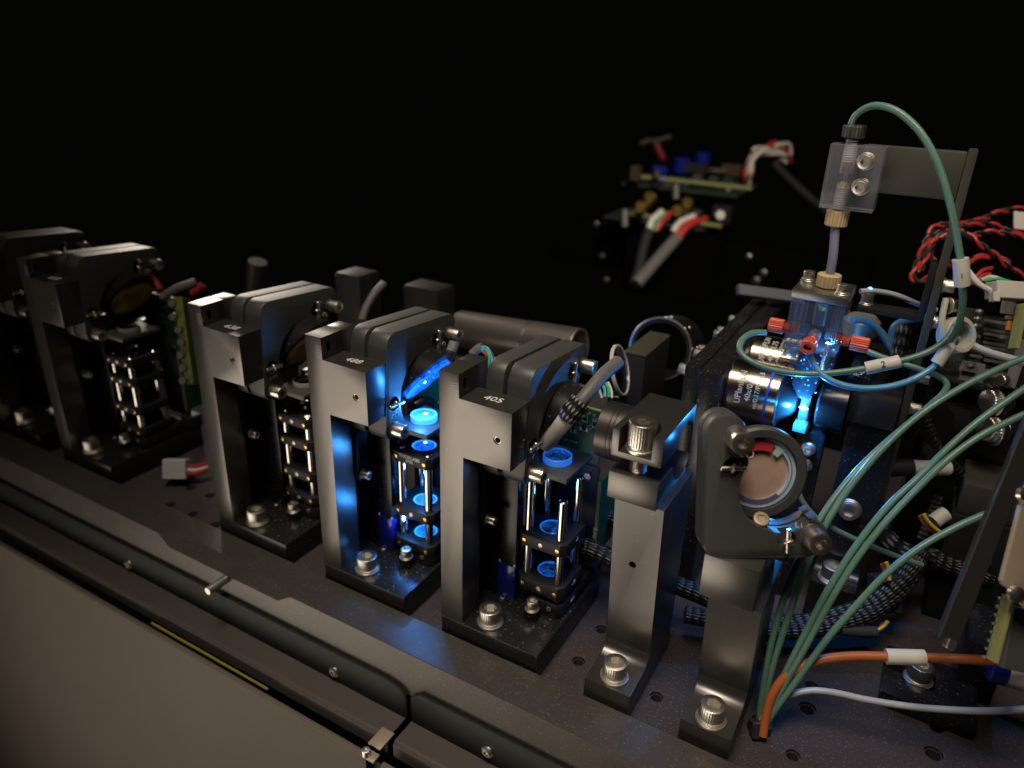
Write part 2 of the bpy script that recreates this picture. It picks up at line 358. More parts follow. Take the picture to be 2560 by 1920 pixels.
# ------------------------------------------------------------------ shared small parts
def hexr(th, ap):
    q = (th % (math.pi/3))-math.pi/6
    return ap/math.cos(q)
def screw_mb(p, axis, r, h, ap, depth, bev=.35, seg=30, dome=False, knurl=False):
    """socket head: p = underside centre, axis points out of the head"""
    b = MB(); x, y, a = frame_from(axis); p = Vector(p)
    if dome: prof = [(0, r, 0), (h*.35, r*.97, 0), (h*.7, r*.8, 0), (h, r*.55, 0), (h, ap, 1), (h-depth, ap, 1)]
    else: prof = [(0, r, 0), (h-bev, r, 0), (h-bev*.3, r-bev*.3, 0), (h, r-bev, 0), (h, ap, 1), (h-depth, ap, 1)]
    rings = []
    for t, rr, hx in prof:
        kn = lambda i: (.972 if i % 2 else 1.0) if (knurl and len(rings) < 3) else 1.0
        rings.append([b.bm.verts.new(p+a*t+(x*math.cos(2*math.pi*i/seg)+y*math.sin(2*math.pi*i/seg))*(hexr(2*math.pi*i/seg, rr) if hx else rr*kn(i))) for i in range(seg)])
    for A, B in zip(rings, rings[1:]):
        for i in range(seg): b.bm.faces.new((A[i], A[(i+1) % seg], B[(i+1) % seg], B[i]))
    b.bm.faces.new(rings[-1]); b.bm.faces.new(list(reversed(rings[0])))
    return b
def cap_screw(parent, p, axis, r, h, washer=None, name="cap_screw", mat_=None, ap=None, lock=True, label=None):
    """head with hex socket; washer = (radius, thickness): flat washer plus a lock washer"""
    p = Vector(p); a = Vector(axis).normalized(); t = 0
    if washer:
        wr, wt = washer; t = wt*(2 if lock else 1)
    s = screw_mb(p+a*t, a, r, h, ap or r*.52, h*.55, seg=72 if r > 2.3 else 30, knurl=r > 2.3).build(name, mat_ or M_KNURL, parent, label=label)
    if washer:
        MB().ring(p+a*.03, p+a*wt, r*.6, wr, 30, .12).build("washer", M_STEEL, s, off=s['_o'])
        if lock: MB().ring(p+a*(wt+.05), p+a*(2*wt), r*.6, wr*.88, 30, .12).build("lock_washer", M_STEEL, s, off=s['_o'])
    return s
def set_screw(parent, p, axis, r, mat_, name="set_screw", slot=True):
    p = Vector(p); x, y, a = frame_from(axis); b = MB()
    b.lathe(p-a*.4, a, [(0, r), (.62, r), (.8, r*.82)], 14)
    s = b.build(name, mat_, parent)
    if slot: MB().obox(p+a*.41, x+y*.6, y-x*.6, a, r*.62, r*.16, .03, 0).build("slot", M_DARK, s, off=s['_o'])
    return s

# ------------------------------------------------------------------ the setting: board, rim, front panel
HOLES = [(-199.8, 6.2), (-180.4, 6.2), (-161.1, 6.2), (-205.3, 25), (-188.5, 25), (60.6, 21), (60.9, 45.3), (154.6, 20.5), (155.1, 48.2), (154.4, 62), (202.8, 51.2), (203.3, 66), (98, 20), (-219, 25), (-60, 60), (-136, 60), (236, 20), (236, 51)]
board = MB().box(-700, 700, -0.6, 300, -26, -14, 0)
cutters = [MB().cyl((x, y, -22), (x, y, -10), 2.9 if i not in (8, 10) else 3.6, 20) for i, (x, y) in enumerate(HOLES)]
board.cut(*cutters)
bd = structure(board.build("breadboard", M_BOARD))
for i, (x, y) in enumerate(HOLES):
    r_ = 2.9 if i not in (8, 10) else 3.6
    MB().ring((x, y, -15.2), (x, y, -21.5), r_*.80, r_-.02, 24, .25).build("thread_insert", M_HOLE, bd)
def hull_mb(pts):
    b = MB(); vs = [b.bm.verts.new(Vector(p)) for p in pts]; bmesh.ops.convex_hull(b.bm, input=vs); return b
rim = MB(); rim.box(-700, 700, -21, -1.0, -33, -8, .3, 1)
rim.cut(hull_mb([(-174, -21.1, -7.9), (-165, -15.2, -7.9), (-82.5, -15.2, -7.9), (-74, -21.1, -7.9), (-166, -21.1, -14.8), (-84, -21.1, -14.8),
                 (-174, -25, -5), (-74, -25, -5), (-165, -15.2, -5), (-82.5, -15.2, -5), (-166, -25, -14.8), (-84, -25, -14.8)]))
structure(rim.build("breadboard_rim", M_RIM))
structure(MB().box(-900, 900, -430, 900, -906, -900, 0).build("floor", mat("dark_floor", (.05, .045, .04), .7)))

def bracket(name, x0, x1, poly, label, screws):
    o = thing(name, label, "cover bracket", ((x0+x1)/2, -23, -46), group="sheet brackets along the front edge")
    MB().prism(poly, (0, -21.9, 0), (1, 0, 0), (0, 0, 1), (0, -1, 0), 0, 1.5, .25).build("upright_sheet", M_BRKT, o)
    prof = [(-22.2, -45.2), (-34.3, -45.2)]+arc(-34.3, -47.7, 2.5, 90, 180, 6)+[(-36.8, -54), (-35.6, -54), (-35.6, -47.9), (-34.4, -46.5), (-22.2, -46.5)]
    MB().prism(prof, (0, 0, 0), (0, 1, 0), (0, 0, 1), (1, 0, 0), x0, x1).build("flange", M_FLANGE, o)
    for x, z in screws:
        screw_mb((x, -23.4, z), (0, -1, 0), 3.0, 1.6, 1.1, .8, dome=True).build("button_screw", M_KNURL, o)
    return o
bracket("cover_bracket", -600, -4.2, [(-600, -46.4), (-3.6, -46.4), (-3.6, -33.6), (-4.6, -31.2), (-7.5, -29), (-14.4, -27.4), (-600, -27.4)][::1],
        "long dark sheet bracket left of the split, rounded upper corner, two button screws", [(-204, -40.1), (-46.9, -39.3)])
bracket("cover_bracket", -.9, 420, [(-.9, -46.4), (420, -46.4), (420, -26.6), (4.1, -26.6), (-.9, -30.5)],
        "dark sheet bracket right of the split, running into the bottom edge, one button screw", [(40.3, -38.9)])
pan = thing("front_panel", "wide beige-grey front panel below the yellow strip", "panel", (-200, -44, -300))
prof = [(-60, -600), (-42.0, -600), (-42.0, -53)]+arc(-43.3, -52.2, 1.3, 0, 100, 6)+arc(-43.8, -54, 2.4, 100, 180, 6)+[(-46.4, -80), (-60, -600)]
MB().prism(arc(-43.9, -52.4, 1.6, 0, 180, 10)+[(-45.5, -700), (-42.3, -700)], (0, 0, 0), (0, 1, 0), (0, 0, 1), (1, 0, 0), -640, -9.5).build("sheet", M_PANEL, pan)
pan2 = thing("front_panel", "second beige-grey front panel right of the latch clip", "panel", (120, -44, -300))
MB().prism(arc(-43.9, -52.4, 1.6, 0, 180, 10)+[(-45.5, -700), (-42.3, -700)], (0, 0, 0), (0, 1, 0), (0, 0, 1), (1, 0, 0), -1.2, 420).build("sheet", M_PANEL, pan2)
structure(MB().box(-640, 420, -41.6, -40.6, -300, -56, 0).build("inner_wall", M_DARK))
st = MB(); st.prism([(-160.8, -50.2), (-74.5, -50.2), (-73.9, -49.8), (-73.9, -49.3), (-74.5, -48.9), (-160.8, -48.9), (-161.3, -49.3), (-161.3, -49.8)], (0, -41.2, 0), (1, 0, 0), (0, 0, 1), (0, -1, 0), 0, .6)
tag(st.build("yellow_strip", M_YELLOW), "thin yellow strip lying in the black gap above the front panel", "strip")
lc = thing("latch_clip", "small beige metal clip bridging the split in the brackets", "clip", (-6, -38, -46))
MB().box(-9.6, -2.6, -43.4, -33.2, -45.1, -44.2, .2).build("plate", M_TIN, lc)
MB().box(-9.6, -3.2, -47.5, -43.0, -49.5, -47.9, .3).build("foot", M_TIN, lc)
screw_mb((-8.2, -46.3, -47.8), (0, 0, 1), 1.9, 3.2, .7, .8).build("cap_screw", M_STEEL, lc)
pn = thing("dowel_pin", "short steel dowel pin sticking out of the rim below its milled notch", "pin", (-122, -26, -17.5))
MB().cyl((-121.7, -20.5, -17.4), (-121.7, -32.5, -17.4), 2.25, 28, .35).build("shank", M_STEEL, pn)

# ------------------------------------------------------------------ optical columns: bracket, mirror mount, lens cage
def cell_bracket(ox, num, label, mark=True):
    o = thing("column_bracket", label, "bracket", (ox, 0, -14), group="machined black column brackets in a row")
    X = lambda *p: (p[0]+ox, p[1], p[2])
    p = MB(); p.box(ox, ox+50, 0, 66, -14, 0, .35, 2)
    p.cut(MB().cyl(X(17.7, 24.8, -3), X(17.7, 24.8, 3), 1.3, 16))
    p.build("base_plate", M_PLATE, o)
    poly = [(0, 0), (11.4, 0), (11.4, 86), (33.7, 86), (33.7, 111.5), (9.3, 111.5), (9.3, 121.8), (0, 121.8)]
    b = MB(); b.prism([(a+ox, c) for a, c in poly], (0, 0, 0), (1, 0, 0), (0, 0, 1), (0, -1, 0), -13.8, 0, .22)
    slot = MB(); slot.prism(arc(4.6, 118.0, 1.15, 0, 180, 8)+arc(4.6, 114.6, 1.15, 180, 360, 8), (0, 0, 0), (0, 1, 0), (0, 0, 1), (1, 0, 0), ox+2, ox+12)
    b.cut(MB().cyl(X(27.4, -2, 98.2), X(27.4, 7, 98.2), 1.65, 20), slot)
    b.build("post", M_ANO, o)
    MB().box(ox, ox+9.3, 13.85, 22, 90, 121.8, .25).build("post_top", M_ANO, o)
    MB().ring(X(27.4, .5, 98.2), X(27.4, 3, 98.2), 1.25, 1.64, 20, .05).build("thread_insert", M_STEEL, o)
    g = MB()
    for k in range(6): g.box(ox+6.2, ox+9.25, -.04, .1, 112.4+k*1.05, 112.62+k*1.05, 0)
    g.build("scale_mark", mat_mark, o)
    MB().box(ox+2.5, ox+23.5, 26, 32, .02, 84, .3).build("back_wall", M_PLATE, o)
    MB().box(ox+.1, ox+2.4, 13.9, 65, .02, 89.9, .2).build("light_baffle", M_PLATE, o)  # added baffle, keeps the back light off the plates in the bay
    MB().box(ox+19.5, ox+25.5, 50, 60, 0, 74, .3).build("rear_strut", M_PLATE, o)
    arm = [(y, z) for y, z in [(13.9, 84), (13.9, 47)]+arc(17.4, 47, 3.5, 180, 360, 10)[1:-1]+[(20.9, 47), (20.9, 60), (23, 66), (23, 84)]]
    MB().prism(arm, (0, 0, 0), (0, 1, 0), (0, 0, 1), (1, 0, 0), ox+11.7, ox+13.0, .15).build("side_arm", M_BRKT, o)
    cap_screw(o, X(13.05, 17.4, 47.2), (1, 0, 0), 2.15, 3.6, (2.5, .4))
    cap_screw(o, X(21.5, 7.6, 0), (0, 0, 1), 5.0, 6.2, (6.1, 1.0))
    MB().ring(X(17.7, 24.8, .02), X(17.7, 24.8, .7), .55, 1.25, 16, .15).build("set_screw", M_STEEL, o)
    s = MB(); s.lathe(X(36, 20.3, 0), (0, 0, 1), [(0, 3.7), (5.2, 3.7)], 6); sp = s.build("standoff", M_PLATE, o)
    cap_screw(o, X(36, 20.3, 5.2), (0, 0, 1), 2.75, 4.0, (3.5, .45))
    if num: text_mb(num, 5.6, X(21.0, 7.4, 111.5), (1, .04, 0), (0, 1, 0), bold=.02).build("number_print", M_WHITE, o)
    return o
mat_mark = mat("engraved_line", (.30, .28, .25), .5, .3)

def mount_outline(W, H, a1, b1, ca, cb, R, er):
    """L-shaped clear-edge plate; a right from the column's outer edge, b from the arm's outer edge (b down)"""
    P = [(5.5, 0)]
    P += [(W-er, 0)]+[(W-er+er*math.sin(t), er-er*math.cos(t)) for t in [math.pi*i/12 for i in range(1, 12)]]
    P += [(W-er, 2*er)]
    # concave arc from the arm's lower edge round to the column's inner edge
    t0 = math.atan2(2*er-cb+.6, (W-er-3)-ca)
    t_start = -math.radians(38); t_end = -math.radians(218)
    for i in range(25):
        t = t_start+(t_end-t_start)*i/24
        P.append((ca+R*math.cos(t), cb+R*math.sin(t)))
    e2 = er*1.0
    P += [(2*e2+.2, H-e2)]+[(e2+e2*math.cos(t), H-e2+e2*math.sin(t)) for t in [math.pi*i/12 for i in range(1, 12)]]+[(0, H-e2), (0, 5.5)]+[(5.5-5.5*math.cos(math.pi/2*k/6), 5.5-5.5*math.sin(math.pi/2*k/6)) for k in range(1, 6)]
    return P

def mirror_mount(o, origin, u, v, n, K, flip, tubecol=None):
    """two L plates with adjusters, springs and a mirror; (a, b) -> origin + u*a + v*b"""
    O, u, v, n = Vector(origin), Vector(u), Vector(v), Vector(n)
    Q = lambda a, b, t: O+u*a+v*b+n*t
    out = mount_outline(K['W'], K['H'], 0, 0, K['ca'], K['cb'], K['R'], K['er'])
    def plate(name, t0, t1, holes):
        b = MB(); pl = out if (u.cross(v)).dot(n) > 0 else out
        b.prism(pl, O, u, v, n, t0, t1, .8)
        if holes: b.cut(*holes)
        return b.build(name, M_CAST, o)
    plate("back_plate", -K['t']*1.75-K['gap'], -K['t']-K['gap'], None)
    holes = []
    for (a, b) in K['pins']: holes.append(MB().cyl(Q(a, b, -5), Q(a, b, 2), K['hr'], 20))
    plate("front_plate", -K['t'], 0, holes)
    for (a, b) in K['adj']:
        MB().cyl(Q(a, b, -.5), Q(a, b, .8), K['ar']*1.12, 24, .2).build("bushing", M_CAST, o)
        s = screw_mb(Q(a, b, .8), n, K['ar'], K['al'], K['ar']*.45, 2.2, .3).build("adjuster_screw", M_KNURL, o)
        MB().cyl(Q(a, b, -K['t']-K['gap']-.3), Q(a, b, -K['t']+.3), K['ar']*.62, 16).build("adjuster_tip", M_ROD, o)
    for i, (a, b) in enumerate(K['pins']):
        d = (v if i == 0 else u)
        d2 = (u if i == 0 else v)
        c = Q(a, b, 1.5)
        sp = MB().cyl(c-d*K['pl'], c+d*K['pl'], .75*K['ps'], 14, .2).build("spring_pin", M_KNURL, o)
        lp = MB(); lp.tube([c+n*(math.cos(t)*1.25-.2)+d2*(math.sin(t)*1.5)+d*(.5*math.sin(t)) for t in [2*math.pi*k/16 for k in range(17)]], .33*K['ps'], 8)
        lp.build("spring_loop", M_KNURL, sp, off=sp['_o'])
        # printed L and rotation mark beside the adjuster
        a2, b2 = K['adj'][i]
        pa, pb = K['marks'][i]
        g = MB(); e = Q(pa, pb, .02)
        dd = d2 if i == 0 else d2
        for (x0, x1, y0, y1) in ((-2.6, -2.2, -1.0, .9), (-2.6, -1.2, -1.0, -.6)):
            g.obox(e+u*((x0+x1)/2)+v*((y0+y1)/2), u, v, n, (x1-x0)/2, (y1-y0)/2, .03, 0)
        g.tube([e+u*(.9+1.25*math.cos(t))+v*(1.25*math.sin(t)) for t in [math.radians(150+q*20) for q in range(13)]], .17, 6)
        g.build("print_mark", M_WHITE, o)
    return o

KC = dict(W=53, H=51, ca=29.5, cb=33, R=19.3, er=5.4, t=10.6, gap=1.9, hr=3.4, adj=[(47.6, 9.6), (5.8, 46.0)], pins=[(37.0, 10.4), (5.6, 33.6)], ar=3.25, al=5.6, pl=5.0, ps=1.25, marks=[(42.5, 14.2), (6.6, 39.6)])
def cell_mount(ox, label, lit=None, group="L-shaped mirror mounts on the column brackets"):
    o = thing("mirror_mount", label, "mirror mount", (ox+28, 40, 86), group=group)
    a_ = math.radians(4.2)
    mirror_mount(o, (ox+34, 14.6, 124.0), (0, math.cos(a_), -math.sin(a_)), (0, -math.sin(a_), -math.cos(a_)), (1, 0, 0), KC, False)
    # tube end cut at 45 degrees, with a thin plate on the cut
    c = Vector((ox+33, 43.5, 93.5)); r = 15.4
    b = MB(); seg = 40; A = []; B = []
    for i in range(seg):
        t = 2*math.pi*i/seg; y, z = r*math.cos(t), r*math.sin(t)
        A.append(b.bm.verts.new(c+Vector((-10, y, z)))); B.append(b.bm.verts.new(c+Vector((0+z*.85, y, z))))
    for i in range(seg): b.bm.faces.new((A[i], A[(i+1) % seg], B[(i+1) % seg], B[i]))
    b.bm.faces.new(A); b.bm.faces.new(B)
    b.build("tube", M_PLATE, o)
    nrm = Vector((1, 0, -.85)).normalized(); mid = c
    g = MB().lathe(mid+nrm*.1, nrm, [(0, 13.6), (1.6, 13.6)], 40)
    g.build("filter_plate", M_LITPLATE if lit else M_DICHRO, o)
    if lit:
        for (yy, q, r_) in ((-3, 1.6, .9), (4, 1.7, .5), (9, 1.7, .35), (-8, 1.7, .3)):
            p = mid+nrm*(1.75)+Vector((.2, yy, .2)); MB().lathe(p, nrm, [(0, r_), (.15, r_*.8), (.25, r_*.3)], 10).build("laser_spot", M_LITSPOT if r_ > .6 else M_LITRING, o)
    MB().lathe(c+Vector((8, -9.5, 9.0)), (.3, -.7, .7), [(.3, 1.9), (.55, 1.6)], 14).build("blue_reflection", M_SPOTB, o) if False else None
    return o
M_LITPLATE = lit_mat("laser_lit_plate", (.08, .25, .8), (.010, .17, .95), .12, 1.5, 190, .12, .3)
M_DICHRO = mat("dichroic_plate", (.62, .38, .11), .16, .3, noise=.3, nscale=60)

def cage_plate(o, ox, z0, z1, lens=True, lit=0, third='steel', text=None, screws=True):
    cx, cy = ox+36.5, 36.3; h = 11.8; c = 2.4
    poly = [(-h+c, -h), (h-c, -h), (h, -h+c), (h, h-c), (h-c, h), (-h+c, h), (-h, h-c), (-h, -h+c)]
    b = MB(); b.prism([(a+cx, d+cy) for a, d in poly], (0, 0, 0), (1, 0, 0), (0, 1, 0), (0, 0, 1), z0, z1, .2)
    b.cut(MB().cyl((cx, cy, z0-1), (cx, cy, z1+1), 7.2, 36))
    pl = b.build("cage_plate", M_CAGE, o)
    MB().ring((cx, cy, z0+.5), (cx, cy, z1+.25), 6.1, 7.15, 36, .1).build("retaining_ring", M_CHIP, pl, off=pl['_o'])
    if lens:
        zc = z1-1.2; r = 6.1
        prof = [(0, r), (.5, r)]+[(.5+1.1*(1-(1-k/6)**0-( (k/6)**2-1)*0)*0+.5+1.1*(1-((6-k)/6)**2), r*(6-k)/6) for k in range(1, 7)]
        prof = [(0, r), (.4, r), (.8, r*.85), (1.15, r*.65), (1.4, r*.4), (1.5, r*.12)]
        l = MB().lathe((cx, cy, zc), (0, 0, 1), prof, 36)
        l.build("lens", (M_DGLASS, M_LITGLASS, M_LITLENS)[lit], pl, off=pl['_o'])
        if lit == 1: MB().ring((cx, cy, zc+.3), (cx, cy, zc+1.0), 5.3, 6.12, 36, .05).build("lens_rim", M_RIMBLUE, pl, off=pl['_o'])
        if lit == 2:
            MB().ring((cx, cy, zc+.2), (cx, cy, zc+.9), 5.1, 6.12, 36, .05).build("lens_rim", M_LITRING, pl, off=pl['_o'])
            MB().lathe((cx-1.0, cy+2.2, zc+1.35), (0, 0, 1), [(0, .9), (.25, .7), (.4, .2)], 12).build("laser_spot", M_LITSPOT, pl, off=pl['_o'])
    zm = (z0+z1)/2
    if screws:
        for dx in (-8.3, 8.3): set_screw(pl, (cx+dx, cy-h, zm), (0, -1, 0), 1.15, M_BRASS, "brass_set_screw", slot=True) if False else _ss(pl, (cx+dx, cy-h, zm), M_BRASS)
        if third: _ss(pl, (cx, cy-h, zm), M_STEEL)
    if text:
        for k, (t, s) in enumerate(text): text_mb(t, s, (cx-.2, cy-h, zm+1.1-k*2.1), (1, 0, 0), (0, 0, 1), bold=.05).build("plate_print", M_WHITE, pl, off=pl['_o'])
    return pl
def _ss(pl, p, m):
    p = Vector(p); b = MB(); b.lathe(p+Vector((0, .3, 0)), (0, -1, 0), [(0, 1.2), (.45, 1.2), (.6, .95), (.6, .5), (.35, .45)], 16)
    return b.build("set_screw", m, pl, off=pl['_o'])

def lens_cage(ox, label, plates, rods, lit, side_text=None, holder=True, top=None):
    """plates: list of (z0, z1, lens, lit, third, text)"""
    o = thing("lens_cage", label, "lens cage", (ox+36.5, 36.3, 0), group="rod cages beside the columns")
    cx, cy = ox+36.5, 36.3
    for p in plates: cage_plate(o, ox, *p)
    for (dx, dy, z0, z1) in rods: MB().cyl((cx+dx, cy+dy, z0), (cx+dx, cy+dy, z1), 2.0, 24, .5).build("rod", M_ROD, o)
    # foot with a set screw
    b = MB(); b.prism([(cx-4, cy-11.5), (cx+9.4, cy-11.5), (cx+11.8, cy-9.2), (cx+11.8, cy+20), (cx-8, cy+20), (cx-8, cy-6), (cx-4, cy-6)], (0, 0, 0), (1, 0, 0), (0, 1, 0), (0, 0, 1), .02, 7.6, .3)
    ft = b.build("foot", M_CAGE, o)
    bb = MB(); bb.ring((cx+5.8, cy-11.9, 4.6), (cx+5.8, cy-11.0, 4.6), .6, 1.3, 16, .1); bb.build("set_screw", M_STEEL, ft, off=ft['_o'])
    MB().box(ox+40, ox+50, 58, 68, .02, 9, 1.2).build("cable_block", M_RUB, o)
    if side_text:
        for t, z in side_text: text_mb(t, 3.0, (cx+11.8, cy+1, z), (0, 1, 0), (0, 0, 1), bold=.02).build("side_print", M_WHITE, o)
    return o
def lens_holder(ox, label, lit, tilt=0):
    o = thing("lens_holder", label, "lens holder", (ox+37, 36.5, 73), group="top lenses on bar holders")
    b = MB(); b.box(ox+27, ox+47.2, 24.2, 50, 72.4, 74.9, .25); b.cut(MB().cyl((ox+36.5, 36.5, 70), (ox+36.5, 36.5, 80), 5.2, 32))
    b.build("bar", M_CAST, o)
    c = Vector((ox+36.5, 36.5, 75.0)); r = 6.3
    prof = [(0, r), (2.3, r), (2.5, r*.95), (2.8, r*.7), (3.0, r*.35), (3.05, r*.1)]
    MB().lathe(c, (0, 0, 1), prof, 40).build("lens", (M_GLASS, M_LITGLASS, M_LITLENS)[lit], o)
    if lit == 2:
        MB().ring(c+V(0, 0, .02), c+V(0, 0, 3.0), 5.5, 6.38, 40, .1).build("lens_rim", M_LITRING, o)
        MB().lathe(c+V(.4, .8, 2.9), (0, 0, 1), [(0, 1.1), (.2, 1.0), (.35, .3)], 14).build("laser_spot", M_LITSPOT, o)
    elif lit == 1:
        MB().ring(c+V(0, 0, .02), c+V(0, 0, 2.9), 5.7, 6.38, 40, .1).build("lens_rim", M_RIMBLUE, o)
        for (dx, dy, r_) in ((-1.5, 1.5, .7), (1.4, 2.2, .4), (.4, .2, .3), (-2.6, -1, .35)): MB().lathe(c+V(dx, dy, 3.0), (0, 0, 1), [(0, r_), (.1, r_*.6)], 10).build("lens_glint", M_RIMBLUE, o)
    else:
        MB().ring(c+V(0, 0, .02), c+V(0, 0, 2.4), 5.6, 6.38, 40, .1).build("lens_rim", M_NYLON, o)
    return o
M_RIMBLUE = mat("blue_lit_lens_edge", (.08, .25, .75), .2, 0, emit=(.02, .17, .8), estr=.55)  # laser light on lens rims and glints, put in as emission
X2, X3, X4, X5 = -71.6, -148.3, -294.0, -369.0
b405 = cell_bracket(0, "405", "black column bracket printed 405 on its block, nearest of the row")
b488 = cell_bracket(X2, "488", "black column bracket printed 488, in the middle with blue light spilling over it")
b638 = cell_bracket(X3, "638", "black column bracket left of the 488 one, unlit bay beside it")
b4 = copy_tree(b638); b4.location.x = X4*MMU; b4['label'] = "blurred dark column bracket standing alone at the left behind the white plug"
b5 = copy_tree(b638); b5.location.x = X5*MMU; b5['label'] = "blurred dark column bracket cut off by the left picture edge"
m405 = cell_mount(0, "black L-shaped mirror mount behind the 405 block, grey cable passing its opening", None)
m488 = cell_mount(X2, "black L-shaped mirror mount with the glowing blue plate, behind the 488 block", True)
m638 = cell_mount(X3, "black L-shaped mirror mount with an amber plate, leftmost sharp one", None)
m4 = copy_tree(m638); m4.location.x += (X4-X3)*MMU; m4['label'] = "blurred mirror mount at the far left with a pale pin, above the yellow dotted cage"
m5 = copy_tree(m638); m5.location.x += (X5-X3)*MMU; m5['label'] = "blurred mirror mount cut off by the left picture edge"
R4 = [(-8, -8), (8, -8), (-8, 8), (8, 8)]
lens_cage(0, "four-rod lens cage with tall bare rod ends beside the 405 column", [(10.4, 17.2, True, 1, 'steel', None), (34.6, 40.6, True, 1, 'steel', None)],
          [(-8, -8, 8, 74), (8, -8, 8, 61.5), (-8, 8, 8, 66), (8, 8, 8, 65.5)], 1, [("-50", 13.8), ("-8", 37.6), ("405", 4.0)])
lens_cage(X2, "lens cage filled with blue light and a printed top plate", [(5.8, 11.6, True, 2, None, None), (25.2, 30.6, True, 2, 'steel', None), (55.6, 61.3, True, 2, None, [("THORLABS", 2.5), ("SP02", 2.1)])],
          [(a, b, 3, 62.2) for a, b in R4], 2)
c638 = lens_cage(X3, "dark lens cage with four plates and gold screws left of the 488 column", [(9.0, 14.2, True, 0, 'steel', None), (23.4, 28.6, True, 0, 'steel', None), (42.6, 47.6, True, 0, 'steel', None), (55.4, 60.4, True, 0, 'steel', None)],
          [(a, b, 3, 61.2) for a, b in R4], 0)
c4 = copy_tree(c638); c4.location.x += (X4-X3)*MMU; c4['label'] = "blurred lens cage with yellow dots at the far left"
lens_holder(0, "clear lens with a blue-lit rim, on a bar beside the 405 block", 1)
lens_holder(X2, "brightly glowing blue lens on a bar beside the 488 block", 2)
h638 = lens_holder(X3, "colourless pale-rimmed lens on a bar left of the 488 post", 0)
h4 = copy_tree(h638); h4.location.x += (X4-X3)*MMU; h4['label'] = "blurred pale lens on a bar at the far left"
for ox, lab in ((0, "small dark blue box with two pins beside the 405 cage"), (X2, "small blue box with two pins beside the lit 488 cage")):
    o = thing("trimmer", lab, "electronic part", (ox+19, 27.5, 0), group="blue trimmers on the base plates")
    MB().box(ox+14.6, ox+23.6, 25.2, 31, .03, 19.5, .3).build("body", M_BLUEP, o)
    for dx in (15.2, 23.0): MB().cyl((ox+dx, 25.9, 19.2), (ox+dx, 25.9, 20.6), .65, 12, .2).build("pin", M_STEEL, o)
glow("laser_glow_cage", (X2+36.5, 33, 48), .036, BLUE, 2)
glow("laser_glow_top", (X2+38.5, 30, 84), .042, BLUE, 2)
glow("laser_glow_low", (X2+31, 26, 21), .018, BLUE, 2)
glow("laser_glow_plate", (X2+52, 38, 90), .030, BLUE, 2)
glow("laser_glow_405", (36.5, 36.3, 56), .003, BLUE, 2)
# ------------------------------------------------------------------ right-hand posts
def l_post(x0, x1, yf, face_top, z_top, depth, label, name="l_post", group="L-shaped posts with one foot screw"):
    o = thing(name, label, "post", ((x0+x1)/2, 25, -14), group=group)
    r = 6
    poly = [(yf, -14), (yf, 0), (yf+15.5, 0)]+[(yf+15.5+r*math.sin(t), r-r*math.cos(t)) for t in [math.pi/2*k/8 for k in range(1, 9)]]
    poly += [(face_top, z_top), (face_top+depth, z_top), (face_top+depth, -14)]
    return o, poly
o, poly = l_post(72.2, 92.2, .4, 15.2, 80.4, 36, "L-shaped post carrying the split clamp, small hole halfway up its face")
b = MB(); b.prism(poly, (0, 0, 0), (0, 1, 0), (0, 0, 1), (1, 0, 0), 72.2, 92.2, .3); b.cut(MB().cyl((81.4, 10, 49.7), (81.4, 60, 49.7), 1.55, 20))
b.build("post", M_ANO, o)
cap_screw(o, (82.6, 7.3, 0), (0, 0, 1), 5.0, 6.2, (6.1, 1.0))
cl = thing("split_clamp", "black split clamp block with a tall steel cap screw, blue light on its bored side", "clamp", (79.5, 32, 80.4))
bore = lambda: MB().cyl((60, 40.5, 94.3), (100, 40.5, 94.3), 12.2, 48)
b = MB(); b.box(69.6, 89.6, 13, 51, 80.5, 92.2, .3); b.cut(bore()); b.build("lower_jaw", M_ANO, cl)
b = MB(); b.box(69.6, 89.6, 13, 51, 98.8, 110.4, .3); b.cut(bore(), MB().cyl((79.0, 20.6, 101.2), (79.0, 20.6, 115), 6.6, 32), MB().box(72.4, 85.6, 10, 20.6, 101.2, 115, 0)); b.build("upper_jaw", M_ANO, cl)
s = cap_screw(cl, (79.0, 19.2, 101.3), (0, 0, 1), 5.4, 9.0, (6.0, 1.3), ap=2.6, mat_=M_KNURL)
sh = MB()
for k in range(9): sh.lathe((79, 18.6, 91.5+k*1.0), (0, 0, 1), [(0, 2.7), (.45, 3.4), (1.0, 2.7)], 20, cap=False)
sh.build("screw_thread", M_KNURL, cl)
lt = thing("lens_tube", "dark tube held in the split clamp, its end pointing at the circuit board", "tube", (65, 40.5, 82))
MB().ring((55.5, 40.5, 94.3), (82, 40.5, 94.3), 9.8, 12.0, 48, .4).build("body", M_TUBEDK, lt)
for k in range(2): MB().ring((60.5+k*1.9, 40.5, 94.3), (61.2+k*1.9, 40.5, 94.3), 11.5, 12.2, 48, .2).build("grip_ring", M_TUBEDK, lt)
MB().lathe((57, 40.5, 94.3), (1, 0, 0), [(0, 9.8), (.5, 9.8)], 40).build("lens", M_GLASS, lt)

o, poly = l_post(113.3, 133.2, 1.0, 15, 51, 36, "L-shaped post in front of the zip-tied tubes, mirror mount on top of it")
MB().prism(poly, (0, 0, 0), (0, 1, 0), (0, 0, 1), (1, 0, 0), 113.3, 133.2, .3).build("post", M_ANO, o)
MB().box(110.0, 130.4, 12.6, 50, 51.05, 70, .4).build("top_block", M_ANO, o)
cap_screw(o, (123.6, 6.8, 0), (0, 0, 1), 5.0, 6.2, (6.1, 1.0))

